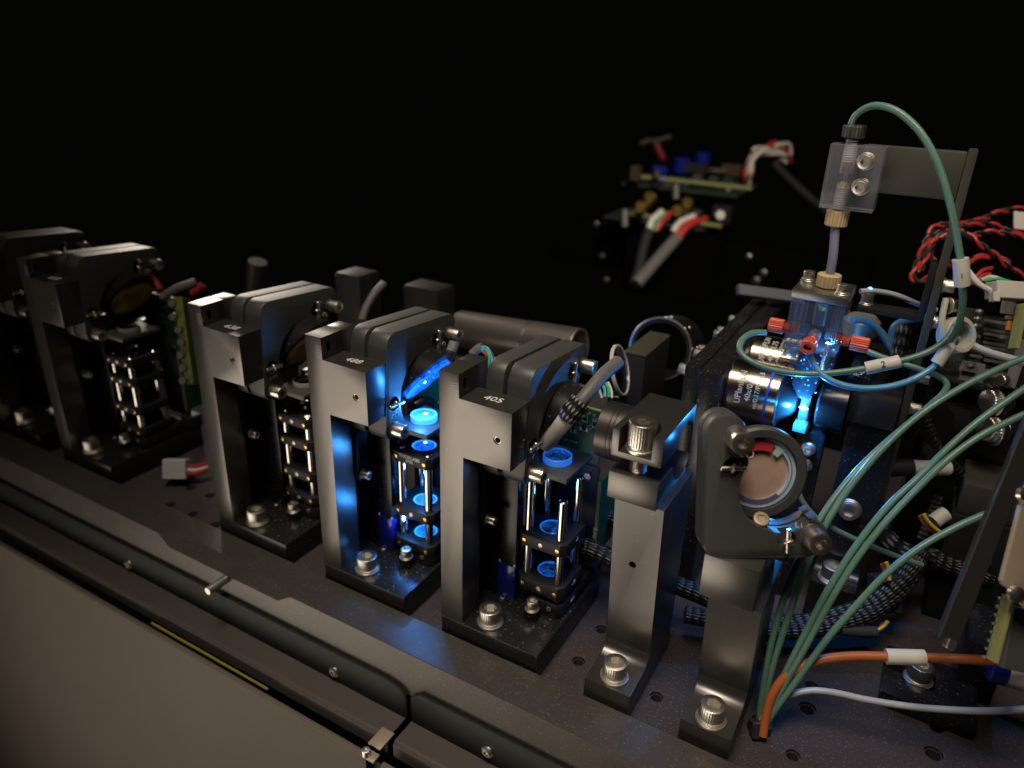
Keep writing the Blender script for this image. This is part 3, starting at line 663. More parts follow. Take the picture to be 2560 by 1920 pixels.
# big mirror mount on the second post, turned and tilted towards the camera
psi, tau, rho = math.radians(29.2), math.radians(13.5), math.radians(2.9)
u0 = V(math.cos(psi), math.sin(psi), 0); n0 = V(math.sin(psi), -math.cos(psi), 0); z_ = V(0, 0, 1)
v0 = z_*math.cos(tau)-n0*math.sin(tau); NN = n0*math.cos(tau)+z_*math.sin(tau)
UU = u0*math.cos(rho)+v0*math.sin(rho); VV = v0*math.cos(rho)-u0*math.sin(rho)
A0 = V(115.1, 12.2, 70.0)
KB = dict(W=45.5, H=54, ca=28.2, cb=25.5, R=16, er=7.2, t=6.5, gap=1.7, hr=3.5, adj=[(39.1, 8.4), (10.6, 45.4)], pins=[(30.2, 6.9), (9.6, 34.5)], ar=4.1, al=8.0, pl=4.6, ps=1.2, marks=[(35.6, 12.4), (14.8, 39.2)])
mm = thing("mirror_mount", "large matte black mirror mount with a copper-pink round mirror, right of the split clamp", "mirror mount", (A0.x, A0.y, A0.z), rot=None)
org = A0-UU*5.6
def mirror_b(a, b, t): return org+UU*a+VV*b+NN*t
mirror_mount(mm, org, UU, VV, NN, KB, True)
c = mirror_b(22.2, 29.4, 0)
MB().ring(c-NN*13.0, c-NN*7.6, 14.0, 17.6, 56, .9).build("mirror_cell", M_CAST, mm)
MB().ring(c-NN*14.5, c-NN*9.4, 11.2, 14.1, 56, .5).build("retaining_ring", M_LBLUE, mm)
MB().ring(c-NN*9.6, c-NN*9.35, 12.0, 12.35, 56, .02).build("ring_groove", mat("dark_blue_line", (.02, .06, .14), .4), mm)
MB().lathe(c-NN*13.5, NN, [(0, 11.3), (2.6, 11.3)], 48).build("mirror", M_MIRROR, mm)
# what the coating mirrors, painted as coloured sectors and a pale arc on the glass
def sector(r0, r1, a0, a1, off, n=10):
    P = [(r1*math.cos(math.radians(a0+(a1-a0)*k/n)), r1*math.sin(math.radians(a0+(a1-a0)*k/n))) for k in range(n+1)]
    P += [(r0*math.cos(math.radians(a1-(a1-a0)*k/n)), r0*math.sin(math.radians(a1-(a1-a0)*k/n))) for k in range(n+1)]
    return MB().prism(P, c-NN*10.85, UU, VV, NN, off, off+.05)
sector(8.6, 12.0, 62, 128, 1.5).build("reflection_sector", M_CRIM, mm)
sector(8.8, 10.5, 128, 190, .02).build("reflection_sector", mat("pale_violet_sector", (.42, .44, .60), .3), mm)
sector(8.6, 12.2, 42, 58, 1.5).build("reflection_sector", mat("pale_green_sector", (.35, .52, .44), .3), mm)
sector(10.4, 12.4, 225, 310, 1.5).build("reflection_sector", mat("slate_sector", (.10, .12, .22), .3), mm)
cap_screw(mm, mirror_b(22.5, 12.2, -6.0), (VV*.75+NN*.66), 3.0, 1.4, None, name="clamp_screw", mat_=M_TIN, ap=1.6)

# ------------------------------------------------------------------ objective stage and objectives
AX_Y, AX_Z = 115.0, 94.2
st = thing("objective_plate", "pair of thick black plates with cap screws, the objectives come out of their right side", "plate", (79, 140, -14))
for (xa, xb, z1) in ((70.4, 77.4, 107.6), (77.6, 88.2, 107.0)):
    MB().box(xa, xb, 96, 230, -14, z1, .4).build("plate", M_PLATE, st)
for y in (103, 126, 133, 160, 167, 190): cap_screw(st, (70.3, y, 102.5), (-1, 0, 0), 2.7, 4.6, None)
g = MB()
for y in (112, 128, 144): g.box(79.5, 87, y, y+.8, 106.98, 107.08, 0)
g.build("slot_line", M_DARK, st)
def objective(y, label, text_rot=0, collar=False):
    o = thing("objective", label, "microscope objective", (100, y, AX_Z-14), group="microscope objectives in the black plates")
    p = (88.3, y, AX_Z)
    MB().lathe(p, (1, 0, 0), [(0, 13.6), (.6, 14.0), (5, 14.0)], 56).build("shoulder", M_OBJ, o)
    MB().lathe((93.3, y, AX_Z), (1, 0, 0), [(0, 14.0), (13.2, 14.0)], 56, cap=False).build("barrel", M_OBJ, o)
    MB().lathe((106.5, y, AX_Z), (1, 0, 0), [(0, 14.0), (.12, 14.12), (1.2, 14.12), (1.3, 14.0)], 56, cap=False).build("band", M_BLUEBAND, o)
    MB().lathe((107.8, y, AX_Z), (1, 0, 0), [(0, 14.0), (3.6, 14.0), (4.0, 13.6)], 56, cap=False).build("front_barrel", M_OBJ, o)
    MB().lathe((111.8, y, AX_Z), (1, 0, 0), [(0, 13.6), (.2, 11.5), (5.5, 7.0), (7.2, 4.6), (7.3, 1.5)], 48).build("nose", M_BLKCHR, o)
    if collar:
        k = MB()
        for i in range(56):
            t = 2*math.pi*i/56; d = V(0, math.cos(t), math.sin(t)); e = V(0, -math.sin(t), math.cos(t))
            k.obox(V(107.2, y, AX_Z)+d*14.6, (1, 0, 0), e, d, 4.2, .46, .5, .1)
        k.build("knurled_collar", M_OBJ, o)
    # lettering wraps round the barrel, reading upwards
    lines = [("UPlanFLN", 4.0, 94.9), ("40x/0.75", 3.6, 99.2), ("\u221e/0.17/FN26.5", 3.0, 102.9)]
    for txt, size, x in lines:
        tb = text_mb(txt, size, (0, 0, 0), (1, 0, 0), (0, 1, 0), depth=.05, lift=0, bold=.03)
        for v in tb.bm.verts:
            s_, h_, w_ = v.co.x, v.co.y, v.co.z
            th = math.radians(text_rot)-s_/14.05
            # s_ runs round the barrel (upwards at the front), h_ points back along -x
            rr = 14.05+max(0, w_)+.02
            v.co = Vector((x-h_, y-rr*math.cos(th)*1.0, AX_Z-rr*math.sin(th)))
        tb.build("lettering", M_WHITE, o)
    return o
objective(AX_Y, "near microscope objective with a blue band and white lettering, beside the glowing cell", -27)
objective(AX_Y+41, "rear microscope objective with a knurled collar, partly behind the clear cell block", -50, True)

# ------------------------------------------------------------------ flow cell
FX, FY = 121.0, 115.0
fc = thing("flow_cell", "clear acrylic flow cell block with aluminium cap and orange-red fittings", "flow cell", (FX, FY, 96))
MB().box(109.4, 132.0, 103, 127, 145.0, 148.9, .35).build("cap_plate", M_ALU, fc)
b = MB(); b.box(109.8, 131.6, 103.4, 126.6, 122.4, 144.9, .5)
b.cut(MB().cyl((FX, FY, 132), (FX, FY, 150), 2.7, 20), MB().cyl((FX, 100, 128.4), (FX, 111.5, 128.4), 2.6, 20), MB().cyl((105, FY, 128.6), (117, FY, 128.6), 2.6, 20), MB().cyl((125, FY, 128.6), (140, FY, 128.6), 2.6, 20))
b.build("body", M_ACRYL, fc)
b = MB(); b.box(113.4, 131.2, 106, 124, 114.6, 122.3, .5); b.build("lower_body", M_ACRYLH, fc)
b = MB(); b.prism([(115.6, 114.5), (126.2, 114.5), (126.0, 103), (123.6, 98.0), (119.6, 98.0), (115.8, 104)], (0, FY+5, 0), (1, 0, 0), (0, 0, 1), (0, -1, 0), 0, 10, .3); b.build("tip", M_ACRYLH, fc)
MB().box(120.6, 124.4, FY-2, FY+2, 84.6, 97.9, .2).build("cuvette", M_ACRYL, fc)
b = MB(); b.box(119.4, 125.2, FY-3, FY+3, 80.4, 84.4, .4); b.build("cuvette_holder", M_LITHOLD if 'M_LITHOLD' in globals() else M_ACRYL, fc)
for (x, y) in ((112.8, 120), (128.8, 106.4)): cap_screw(fc, (x, y, 148.95), (0, 0, 1), 2.4, 3.2, (3.3, .7))
for (x, y) in ((112.6, 107.5),): cap_screw(fc, (x, y, 118.2), (0, 0, 1), 2.4, 3.6, (3.0, .5))
for (x, y, r_) in ((113.2, 107, 1.6), (128.4, 107, 1.6), (113.2, 122, 1.6), (128.4, 122, 1.6)): MB().cyl((x, y, 123), (x, y, 144.6), r_, 16).build("bolt_bore", M_ACRYL, fc)
b = MB()
for k in range(14): b.lathe((127.6, 108.2, 114.8+k*.85), (0, 0, 1), [(0, 1.3), (.42, 1.55), (.85, 1.3)], 16, cap=False)
b.build("long_screw", M_STEEL, fc)
for (x, y, z, r_) in ((129.0, 110, 126.4, .55), (129.8, 108, 124.4, .45), (127.9, 112, 127.2, .35), (119, 108, 117.5, .4), (122.5, 107.5, 118.8, .5), (124.6, 109, 116.6, .4), (117.6, 110, 116, .35)):
    MB().lathe((x, y, z-r_*1.5), (.2, .1, 1), [(0, .05), (r_, r_), (r_*2.2, .05)], 8).build("light_glint", M_LITTIP, fc)
glow("laser_glow_block", (127.2, 109.5, 126.5), .010, (.03, .34, 1.0), .6)
rg_ = random.Random(11)
for k in range(30):
    x, y, z, r_ = rg_.uniform(114.5, 130), rg_.uniform(106.5, 118), rg_.uniform(99, 121.5), rg_.uniform(.12, .42)
    if z < 114.5: x = rg_.uniform(117, 125.6)
    d = Vector((rg_.uniform(-1, 1), rg_.uniform(-1, 1), rg_.uniform(-.6, 1.4)))
    MB().lathe((x, y, z), d, [(0, .03), (r_, r_), (r_*3.5, .03)], 6).build("light_glint", M_LITRING if k % 3 else M_LITTIP, fc)
def ribbed(p, axis, r, L, n=22, hole=1.7):
    b = MB(); x, y, a = frame_from(axis); p = Vector(p); seg = n*2
    R_ = lambda i: r*(1.0 if i % 2 else .93)
    prof = [(0, .86), (.25, .96), (.5, 1), (L-.5, 1), (L, .88)]
    rings = [[b.bm.verts.new(p+a*t+(x*math.cos(2*math.pi*i/seg)+y*math.sin(2*math.pi*i/seg))*(R_(i)*k)) for i in range(seg)] for t, k in prof]
    rings.append([b.bm.verts.new(p+a*L+(x*math.cos(2*math.pi*i/seg)+y*math.sin(2*math.pi*i/seg))*hole) for i in range(seg)])
    rings.append([b.bm.verts.new(p+a*(L-2.5)+(x*math.cos(2*math.pi*i/seg)+y*math.sin(2*math.pi*i/seg))*hole) for i in range(seg)])
    for A, B in zip(rings, rings[1:]):
        for i in range(seg): b.bm.faces.new((A[i], A[(i+1) % seg], B[(i+1) % seg], B[i]))
    b.bm.faces.new(list(reversed(rings[0]))); b.bm.faces.new(rings[-1])
    return b
def thread(b, p, axis, r, L, pitch=.9):
    a = Vector(axis).normalized(); n = int(L/pitch)
    for k in range(n): b.lathe(Vector(p)+a*(k*pitch), a, [(0, r*.84), (pitch*.5, r), (pitch, r*.84)], 20, cap=(k in (0, n-1)))
    return b
def fitting(o, p, axis, r, L, m, tip=None, tl=7, tr=None, tm=None):
    """threaded stem in the block (behind p), ribbed head outside"""
    a = Vector(axis).normalized(); p = Vector(p)
    hd = ribbed(p, a, r, L).build("fitting", m, o)
    t = MB(); thread(t, p-a*tl, a, tr or r*.62, tl); t.build("thread", tm or m, hd, off=hd['_o'])
    if tip: MB().lathe(p-a*(tl+1.9), a, [(0, 1.3), (1.8, (tr or r*.62)*.85)], 16).build("ferrule", tip, hd, off=hd['_o'])
    return hd
fitting(fc, (107.6, FY-2, 128.6), (-1, 0, 0), 3.3, 6.6, M_RED, None, 6.5, 2.3)
fitting(fc, (135.4, FY-2, 127.4), (1, .06, -.04), 3.3, 7.4, M_RED, None, 7.5, 2.3)
fitting(fc, (FX, 101.5, 127.4), (-.05, -1, -.12), 3.4, 5.0, M_RED, M_DRED, 6.5, 2.3)
fitting(fc, (FX+.6, FY, 148.95), (0, 0, 1), 4.9, 5.9, M_PEEK, M_FERR, 8.5, 2.6, M_THREAD)
MB().lathe((122.2, 113.0, 92.6), (1, 0, 0), [(-1.9, .1), (-.7, .6), (-.3, 1.3), (.2, 1.0), (.7, .7), (2.0, .1)], 7).build("laser_spot", M_LITSTAR, fc)
def soft_tube(pts, r, m, n=8): return MB().tube(spline(pts, n), r, 12)
tb = soft_tube([(FX+.6, FY, 153.5), (FX+.4, FY, 162), (FX-.9, FY+1.5, 172), (FX-1.0, FY+2, 178)], 1.9, None)
tag(tb.build("supply_tube", M_VIOLET), "clear violet-grey tube between the two beige nuts", "tube")
ub = thing("connector_block", "clear acrylic connector block with two steel screws, high above the flow cell", "connector", (122, 117, 182))
b = MB(); b.box(112.2, 132.8, 113, 123, 181.8, 207.2, .45)
b.cut(MB().cyl((119.6, 118, 196), (119.6, 118, 215), 2.7, 20), MB().cyl((119.6, 118, 175), (119.6, 118, 192), 2.7, 20), MB().cyl((119.6, 118, 185), (119.6, 118, 200), .7, 12))
b.build("body", M_ACRYLT, ub)
for z in (201.6, 191.8): cap_screw(ub, (126.6, 112.9, z), (0, -1, 0), 2.8, 2.6, (3.5, .7), mat_=M_STEEL)
fitting(ub, (119.4, 118, 209.6), (0, 0, 1), 4.5, 4.8, M_RUBD, M_CRIMF, 9.5, 2.5, M_THREAD)
fitting(ub, (119.6, 118, 181.0), (0, 0, -1), 4.6, 6.6, M_PEEK, M_FERR, 9.5, 2.5, M_THREAD)
br = thing("support_bracket", "tall dark sheet bracket holding the clear connector block, leg running down on the right", "bracket", (162, 124, -14))
MB().box(124, 160.5, 123.2, 126.2, 188.5, 207.2, .8).build("top_plate", M_OLIVD, br)
leg = MB(); leg.prism([(123.2, 207.2), (127, 207.2), (141, 207.2), (146, 190), (150, -14), (132, -14), (123.2, 120)][::-1], (0, 0, 0), (0, 1, 0), (0, 0, 1), (1, 0, 0), 160.6, 163.8, .3)
leg.build("leg", M_OLIVD, br)
for (y, z) in ((128, 154), (128, 138), (128, 113), (128, 98)): cap_screw(br, (163.9, y, z), (1, 0, 0), 2.7, 3.6, (3.4, .5))
sb = thing("angle_bracket", "dark bent angle bracket running from the cell block to the tall bracket leg", "bracket", (146, 128, 140))
MB().box(134, 158.2, 124, 134, 138.0, 140.6, .5).build("arm", M_BRKT, sb)
MB().box(157.6, 160.4, 124, 134, 138.4, 163, .6).build("upright", M_BRKT, sb)
cap_screw(sb, (137.2, 128, 140.7), (0, 0, 1), 2.5, 4.2, (3.0, .6))
tag(MB().lathe((137.4, 128, 146.2), (0, 0, 1), [(0, 1.0), (.8, 1.5), (1.8, 1.2), (2.4, .4)], 14).build("fibre_tip", M_LITTIP), "tiny glowing blue tube end above the angle bracket screw", "fibre")

glow("clamp_blue_fill", (103.5, 40, 101), .010, (.03, .30, 1.0), 1.5)  # added blue point light, brightens the bored side of the split clamp
# condenser
cd = thing("condenser_block", "black block with pale square face, opposite the objective, on a foot with a screw", "block", (150, 140, -14))
MB().box(140, 160.2, 119.5, 156, 88.2, 101.8, .4).build("upper_block", M_ANO, cd)
poly = [(107, -14), (107, 8), (119, 8)]+[(115+6*math.sin(t)+0, 14-6*math.cos(t)) for t in [math.pi/2*k/6 for k in range(1, 7)]]+[(121, 88.1), (156, 88.1), (156, -14)]
MB().prism(poly, (0, 0, 0), (0, 1, 0), (0, 0, 1), (1, 0, 0), 141.4, 161.8, .3).build("post", M_PLATE, cd)
MB().box(139, 160, 157, 186, 88, 106, .4).build("rear_block", M_PLATE, cd)
tx = text_mb("FCC50", 4.2, (138.95, 132, 110.2), (0, .9, .25), (-.35, -.2, .9), bold=.03)
pl = MB(); pl.box(136.5, 146, 124, 150, 103, 110, .3); lp = pl.build("label_plate", M_PLATE, cd)
text_mb("FCC50", 4.0, (141.5, 126.6, 110.0), (.25, 1, 0), (-1, .25, 0), bold=.03).build("lettering", M_WHITE, lp, off=lp['_o'])
cap_screw(cd, (150, 113.2, 8), (0, 0, 1), 5.0, 6.2, (6.1, 1.0))
cap_screw(cd, (150.5, 120.9, 44), (0, -1, 0), 4.6, 2.0, (5.4, .6), mat_=M_STEEL)
cn = thing("condenser_lens", "glossy black lens barrel between the glowing cell and the pale square block", "lens", (133, AX_Y+4, AX_Z-13))
MB().lathe((127.4, AX_Y+5, AX_Z), (1, 0, 0), [(0, 5), (.2, 9.8), (1.2, 11.6), (4, 11.9), (12.4, 11.9)], 56).build("barrel", M_BLKCHR, cn)
MB().lathe((127.3, AX_Y+5, AX_Z), (1, 0, 0), [(-.6, 1), (-.3, 3), (.3, 5)], 32).build("front_lens", M_GLASS, cn)
ch = thing("cuvette_stand", "small black stand under the glowing cell with two steel screws", "stand", (126, 118, -14))
MB().box(121.5, 133.5, 117, 126, -14, 79.5, .3).build("column", M_PLATE, ch)
for z in (71.4, 62.8): cap_screw(ch, (127.6, 116.9, z), (0, -1, 0), 2.5, 2.4, (3.3, .6), mat_=M_STEEL)
MB().ring((137, 112, 30), (137, 112, 34), 2.6, 3.6, 28, .3).build("grommet", M_BLUEBAND, ch)
glow("laser_glow_cell", (121.0, 106.5, 93.0), .16, (.03, .32, 1.0), 1.5)
# ------------------------------------------------------------------ tubes
def run(pts, r, m, name, label, cat, group=None, n=8, parts=None, seg=12):
    """pts: (px, py, depth) as read off the photo, depth in mm; parts: sleeves (i0, i1, radius, material, name) along the spline"""
    P = spline([at(*p) if len(p) == 3 else V(*p[:3]) for p in pts], n)
    if not parts:
        return tag(MB().tube(P, r, seg).build(name, m), label, cat, group)
    o = thing(name, label, cat, P[0], group)
    MB().tube(P, r, seg).build("tube", m, o)
    for (i0, i1, rr, mm_, nm, extra) in parts:
        q = P[i0:i1+1]; sl = MB().tube(q, rr, 16).build(nm, mm_, o)
        if extra:
            txt, size, flip = extra
            k = len(q)//2; c = q[k]; tdir = (q[k+1]-q[k-1]).normalized()
            nrm = (CAM-c).normalized(); nrm = (nrm-tdir*nrm.dot(tdir)).normalized(); vv = nrm.cross(tdir)
            uu = tdir
            if flip: uu, vv = (-vv if flip == 1 else vv), (tdir if flip == 1 else -tdir)
            text_mb(txt, size, c+nrm*rr, uu, vv, bold=.03).build("sleeve_print", M_CHIP, sl, off=sl['_o'])
    return o
GT = "green tubes round the flow cell"
run([(2128, 345, 299), (2127, 315, 298), (2140, 288, 295), (2170, 268, 290), (2205, 265, 285), (2250, 283, 281), (2300, 330, 278), (2340, 400, 277), (2370, 490, 277), (2390, 580, 279), (2402, 655, 281), (2406, 712, 284), (2407, 760, 288), (2396, 815, 295), (2376, 850, 304)], 1.34, M_TUBE,
    "fluid_tube", "green tube arching from the black nut on the top block, white sleeve marked 1", "tube", GT, parts=[(79, 88, 2.8, M_LABEL, "label_sleeve", ("1", 2.6, 2))])
run([(1914, 831, 338), (1880, 833, 336), (1855, 850, 333), (1850, 876, 330), (1872, 900, 327), (1925, 922, 324), (2000, 934, 321), (2080, 932, 318), (2150, 923, 315), (2200, 913, 312), (2248, 903, 310), (2310, 884, 308), (2355, 858, 307), (2376, 835, 307), (2378, 812, 309), (2366, 800, 314)], 1.34, M_TUBE,
    "fluid_tube", "green tube looping from the left orange-red fitting, white sleeve marked 2", "tube", GT, parts=[(66, 80, 2.7, M_LABEL, "label_sleeve", ("2", 3.6, 0))])
run([(2018, 858, 322), (2022, 885, 321), (2038, 915, 320), (2062, 942, 318), (2105, 962, 316), (2165, 971, 314), (2230, 965, 312), (2290, 945, 311), (2335, 916, 310), (2355, 890, 309), (2378, 858, 309), (2384, 832, 311), (2375, 810, 316)], 1.34, M_TUBEB,
    "fluid_tube", "bluish tube hanging from the front fitting with a plain white sleeve", "tube", GT, parts=[(66, 78, 2.6, M_LABEL, "label_sleeve", None)])
run([(2168, 878, 330), (2220, 898, 326), (2290, 920, 321), (2345, 940, 317), (2366, 958, 315), (2362, 978, 312), (2335, 1005, 309), (2270, 1060, 305), (2200, 1120, 302), (2130, 1190, 300), (2065, 1275, 298), (2010, 1370, 297), (1965, 1480, 297), (1930, 1600, 299), (1908, 1720, 303), (1897, 1800, 307)], 1.34, M_TUBE,
    "fluid_tube", "green tube from the right fitting that kinks back down to the tie", "tube", GT)
run([(2600, 880, 292), (2520, 912, 293), (2420, 960, 294), (2330, 1015, 295), (2260, 1070, 296), (2190, 1140, 296), (2120, 1225, 296), (2060, 1320, 295), (2010, 1430, 296), (1965, 1560, 298), (1925, 1690, 302), (1902, 1800, 306)], 1.34, M_TUBE,
    "fluid_tube", "uppermost of the green tubes leaving at the right edge", "tube", GT)
run([(2600, 945, 288), (2520, 1000, 288), (2440, 1058, 289), (2370, 1120, 290), (2300, 1190, 291), (2220, 1265, 291), (2140, 1365, 291), (2070, 1475, 292), (2010, 1590, 295), (1955, 1700, 300), (1910, 1805, 304)], 1.34, M_TUBE,
    "fluid_tube", "second of the green tubes leaving at the right edge", "tube", GT)
run([(2600, 1018, 284), (2530, 1050, 285), (2450, 1090, 286), (2370, 1148, 287), (2290, 1225, 288), (2210, 1310, 288), (2140, 1400, 289), (2075, 1505, 291), (2015, 1615, 295), (1960, 1715, 299), (1915, 1808, 303)], 1.34, M_TUBE,
    "fluid_tube", "third of the green tubes leaving at the right edge", "tube", GT)
run([(2502, 1272, 283), (2440, 1295, 284), (2370, 1328, 285), (2290, 1375, 286), (2210, 1440, 287), (2140, 1515, 289), (2070, 1595, 292), (2000, 1690, 297), (1945, 1765, 300), (1912, 1815, 303)], 1.34, M_TUBE,
    "fluid_tube", "lowest green tube, its cut end by the upright dark bar", "tube", GT)
run([(1994, 1225, 300), (2010, 1260, 300), (2045, 1298, 300), (2100, 1330, 301), (2170, 1362, 303), (2240, 1390, 305), (2305, 1412, 307)], 1.1, M_TUBE,
    "fluid_tube", "thin teal tube crossing behind the others from the mirror mount", "tube", GT)
run([(2395, 845, 318), (2420, 858, 316), (2470, 880, 313), (2540, 900, 310), (2620, 920, 306)], 1.6, M_TUBEW, "milky_tube", "milky tube running right from the nylon clip", "tube")
run([(2150, 728, 325), (2190, 728, 325), (2240, 738, 326), (2300, 762, 328), (2340, 775, 330)], 1.2, M_TUBEW, "milky_tube", "milky curved tube behind the clear cell, ending at the angle bracket", "tube")
run([(1903, 1805, 304), (1925, 1770, 303), (1965, 1742, 302), (2020, 1727, 301), (2080, 1731, 299), (2170, 1750, 296), (2280, 1767, 292), (2400, 1776, 288), (2500, 1777, 285), (2620, 1768, 282)], 1.34, M_TUBEW,
    "milky_tube", "milky white tube lying along the bottom right of the board", "tube")
run([(1907, 1840, 301), (1915, 1790, 301), (1932, 1735, 300), (1965, 1690, 299), (2010, 1662, 298), (2070, 1646, 297), (2140, 1640, 296), (2215, 1641, 294), (2312, 1644, 292), (2400, 1647, 289), (2500, 1652, 286), (2620, 1656, 283)], 1.8, M_ORANGE,
    "fibre_cable", "orange cable curving up from the tie, short white sleeve on it", "cable", parts=[(56, 64, 3.0, M_LABEL, "label_sleeve", None)])
zt = thing("cable_tie", "black tie holding the tube ends to the board", "cable tie", (138, 22, -14))
MB().obox(at(1893, 1822, 303), RGT, UPV, FWD, 2.6, 3.4, 2.4, .4).build("head", M_RUB, zt)
MB().ring(at(1900, 1810, 306)-V(0, 0, 1.3), at(1900, 1810, 306)+V(0, 0, 1.3), 3.8, 4.8, 30, .2).build("strap", M_RUB, zt)
# nylon clip on the bracket leg
nc = thing("cable_clip", "milky nylon loop clip holding the tubes on the bracket leg", "clip", (166, 130, 125))
c = at(2390, 838, 312)
x_, y_ = (RGT*.96+FWD*.28).normalized(), UPV
w_ = x_.cross(y_)
lp = MB(); lp.ring(c-w_*3.2, c+w_*3.2, 5.6, 7.6, 40, .4); lp.build("loop", M_NYLON, nc)
lp = MB(); lp.tube(spline([c-x_*6.6-y_*2, c-x_*7.4+y_*3, c-x_*7.0+y_*8, c-x_*5.2+y_*15], 6), 1.3, 10); lp.build("strap", M_NYLON, nc)
cap_screw(nc, c-x_*4.6+y_*12.2, x_, 2.7, 3.8, (3.5, .6))

# ------------------------------------------------------------------ grey cables and circuit boards behind the cells
def board_at(name, label, x0, x1, y, z0, z1, m, group=None):
    o = thing(name, label, "circuit board", ((x0+x1)/2, y, z0), group)
    MB().box(x0, x1, y, y+1.5, z0, z1, .05, 1).build("board", m, o)
    return o
def smd(o, x, y, z, w, h, d=.9, m=None, ends=True):
    MB().box(x-w/2, x+w/2, y-d, y-.02, z-h/2, z+h/2, .08, 1).build("chip", m or M_CHIP, o)
    if ends:
        e = MB()
        if h >= w: e.box(x-w/2-.03, x+w/2+.03, y-d-.04, y-.01, z+h*.28, z+h/2+.06, .05, 1); e.box(x-w/2-.03, x+w/2+.03, y-d-.04, y-.01, z-h/2-.06, z-h*.28, .05, 1)
        else: e.box(x-w/2-.06, x-w*.28, y-d-.04, y-.01, z-h/2-.03, z+h/2+.03, .05, 1); e.box(x+w*.28, x+w/2+.06, y-d-.04, y-.01, z-h/2-.03, z+h/2+.03, .05, 1)
        e.build("solder_pad", M_SOLD, o)
def frame_print(o, x, y, z, w, h):
    g = MB(); t = .14
    g.box(x-w/2, x+w/2, y-.05, y, z+h/2-t, z+h/2, 0); g.box(x-w/2, x+w/2, y-.05, y, z-h/2, z-h/2+t, 0)
    g.box(x-w/2, x-w/2+t, y-.05, y, z-h/2+t, z+h/2-t, 0); g.box(x+w/2-t, x+w/2, y-.05, y, z-h/2+t, z+h/2-t, 0)
    g.build("outline_print", M_WHITE, o)
def cell_board(ox, label):
    y = 63.0
    o = board_at("circuit_board", label, ox+14, ox+45.0, y, 62, 90.0, M_PCB, "green boards behind the cells")
    MB().box(ox+13.9, ox+45.1, y-.04, y+1.54, 89.4, 90.1, 0).build("board_edge", M_PCBE, o)
    for (x, z, w, h) in ((36.4, 84.6, 1.8, 3.4), (42.0, 83.2, 2.0, 3.6), (36.8, 79.4, 3.6, 1.8), (31.4, 77.0, 2.3, 2.0), (39.8, 81.2, 1.0, 1.8), (29.2, 80.2, 1.3, 1.1), (35.2, 82.0, 1.3, .9)):
        smd(o, ox+x, y, z, w, h)
        if w*h > 4: frame_print(o, ox+x, y, z, w+1.2, h+1.2)
    for (x, z) in ((36.6, 88), (38.8, 87.6), (41.0, 87.2), (31.0, 81.0), (33.2, 87.8)):
        MB().lathe((ox+x, y, z), (0, -1, 0), [(-.1, .75), (.5, .6), (.7, .2)], 14).build("solder_joint", M_SOLD, o)
    for k in range(5): MB().lathe((ox+26.6+k*1.75, y, 71.6-.0*k), (0, -1, 0), [(-.1, .62), (1.0, .62), (1.3, .3)], 14).build("connector_pin", M_SOLD if k else M_BRASS, o)
    tr = MB()
    for k in range(3):
        x = ox+35+k*1.3
        tr.box(x, x+.22, y-.03, y, 63, 76-k, 0)
    tr.obox(V(ox+41.5, y-.015, 68), V(1, 0, 1), V(0, 1, 0), V(-1, 0, 1), 2.6, .02, .12, 0)
    tr.build("copper_trace", mat_trace, o)
    MB().box(ox+24, ox+46.4, y-1.6, y-.1, 8, 61.8, .2).build("carrier_plate", M_CARR, o)
    MB().lathe((ox+41.2, y-1.65, 56.5), (0, -1, 0), [(0, 2.0), (1.0, 2.0), (1.2, 1.8)], 6).build("hex_standoff", M_SOLD, o)
    MB().box(ox+48.0, ox+49.4, y-5, y+16, 15, 57, .05, 1).build("side_board", M_PCB, o)
    MB().box(ox+47.9, ox+49.5, y-5.3, y-4.95, 15, 57, 0).build("side_board_edge", M_PCBE, o)
    return o
mat_trace = mat("copper_trace_green", (.10, .26, .06), .35)
M_CARR = mat("dark_blue_grey_plate", (.028, .034, .042), .5, .1, noise=.35, nscale=60, speck=(900, .70, (.08, .10, .12)))
pb = cell_board(0, "green circuit board with white-outlined parts beside the 405 mirror mount")
text_mb("6.ms ISM", 3.4, (48.6, 57.6, 26), (0, 0, -1), (1, 0, 0), bold=.02).build("lettering", M_WHITE, pb)
cell_board(X2, "green circuit board half hidden behind the glowing blue plate")
def plug_cable(pts, label, wires=True):
    """white label, braid, grey sleeve, from the board upwards; pts along the cable"""
    P = spline([at(*p) for p in pts], 8); n = len(P)
    o = thing("sensor_cable", label, "cable", P[0], "grey cables plugged into the cell boards")
    a, b_ = int(n*.34), int(n*.56)
    MB().tube(P[:a+1], 3.7, 16).build("label_sleeve", M_LABEL, o)
    MB().tube(P[a:b_+1], 4.5, 18).build("braid", M_BRAIDB, o)
    MB().tube(P[b_:], 2.9, 16).build("sleeve", M_SLEEVE, o)
    return o
M_BRAIDB = braid_mat("coarse_black_braid", (.012, .012, .014), (.30, .29, .28), 4.2, 7, .45)
plug_cable([(1362, 1112, 322), (1390, 1078, 316), (1412, 1052, 311), (1432, 1026, 308), (1455, 1000, 307), (1480, 970, 309), (1510, 935, 314), (1545, 905, 322)], "grey cable with braid and white sleeve rising from the green board by the 405 mount")
plug_cable([(1066, 1026, 402), (1078, 1000, 400), (1090, 972, 400), (1100, 940, 402), (1112, 910, 404), (1128, 880, 408), (1142, 845, 412)], "braided cable end with a blue-lit white sleeve, between the 488 and 405 brackets")
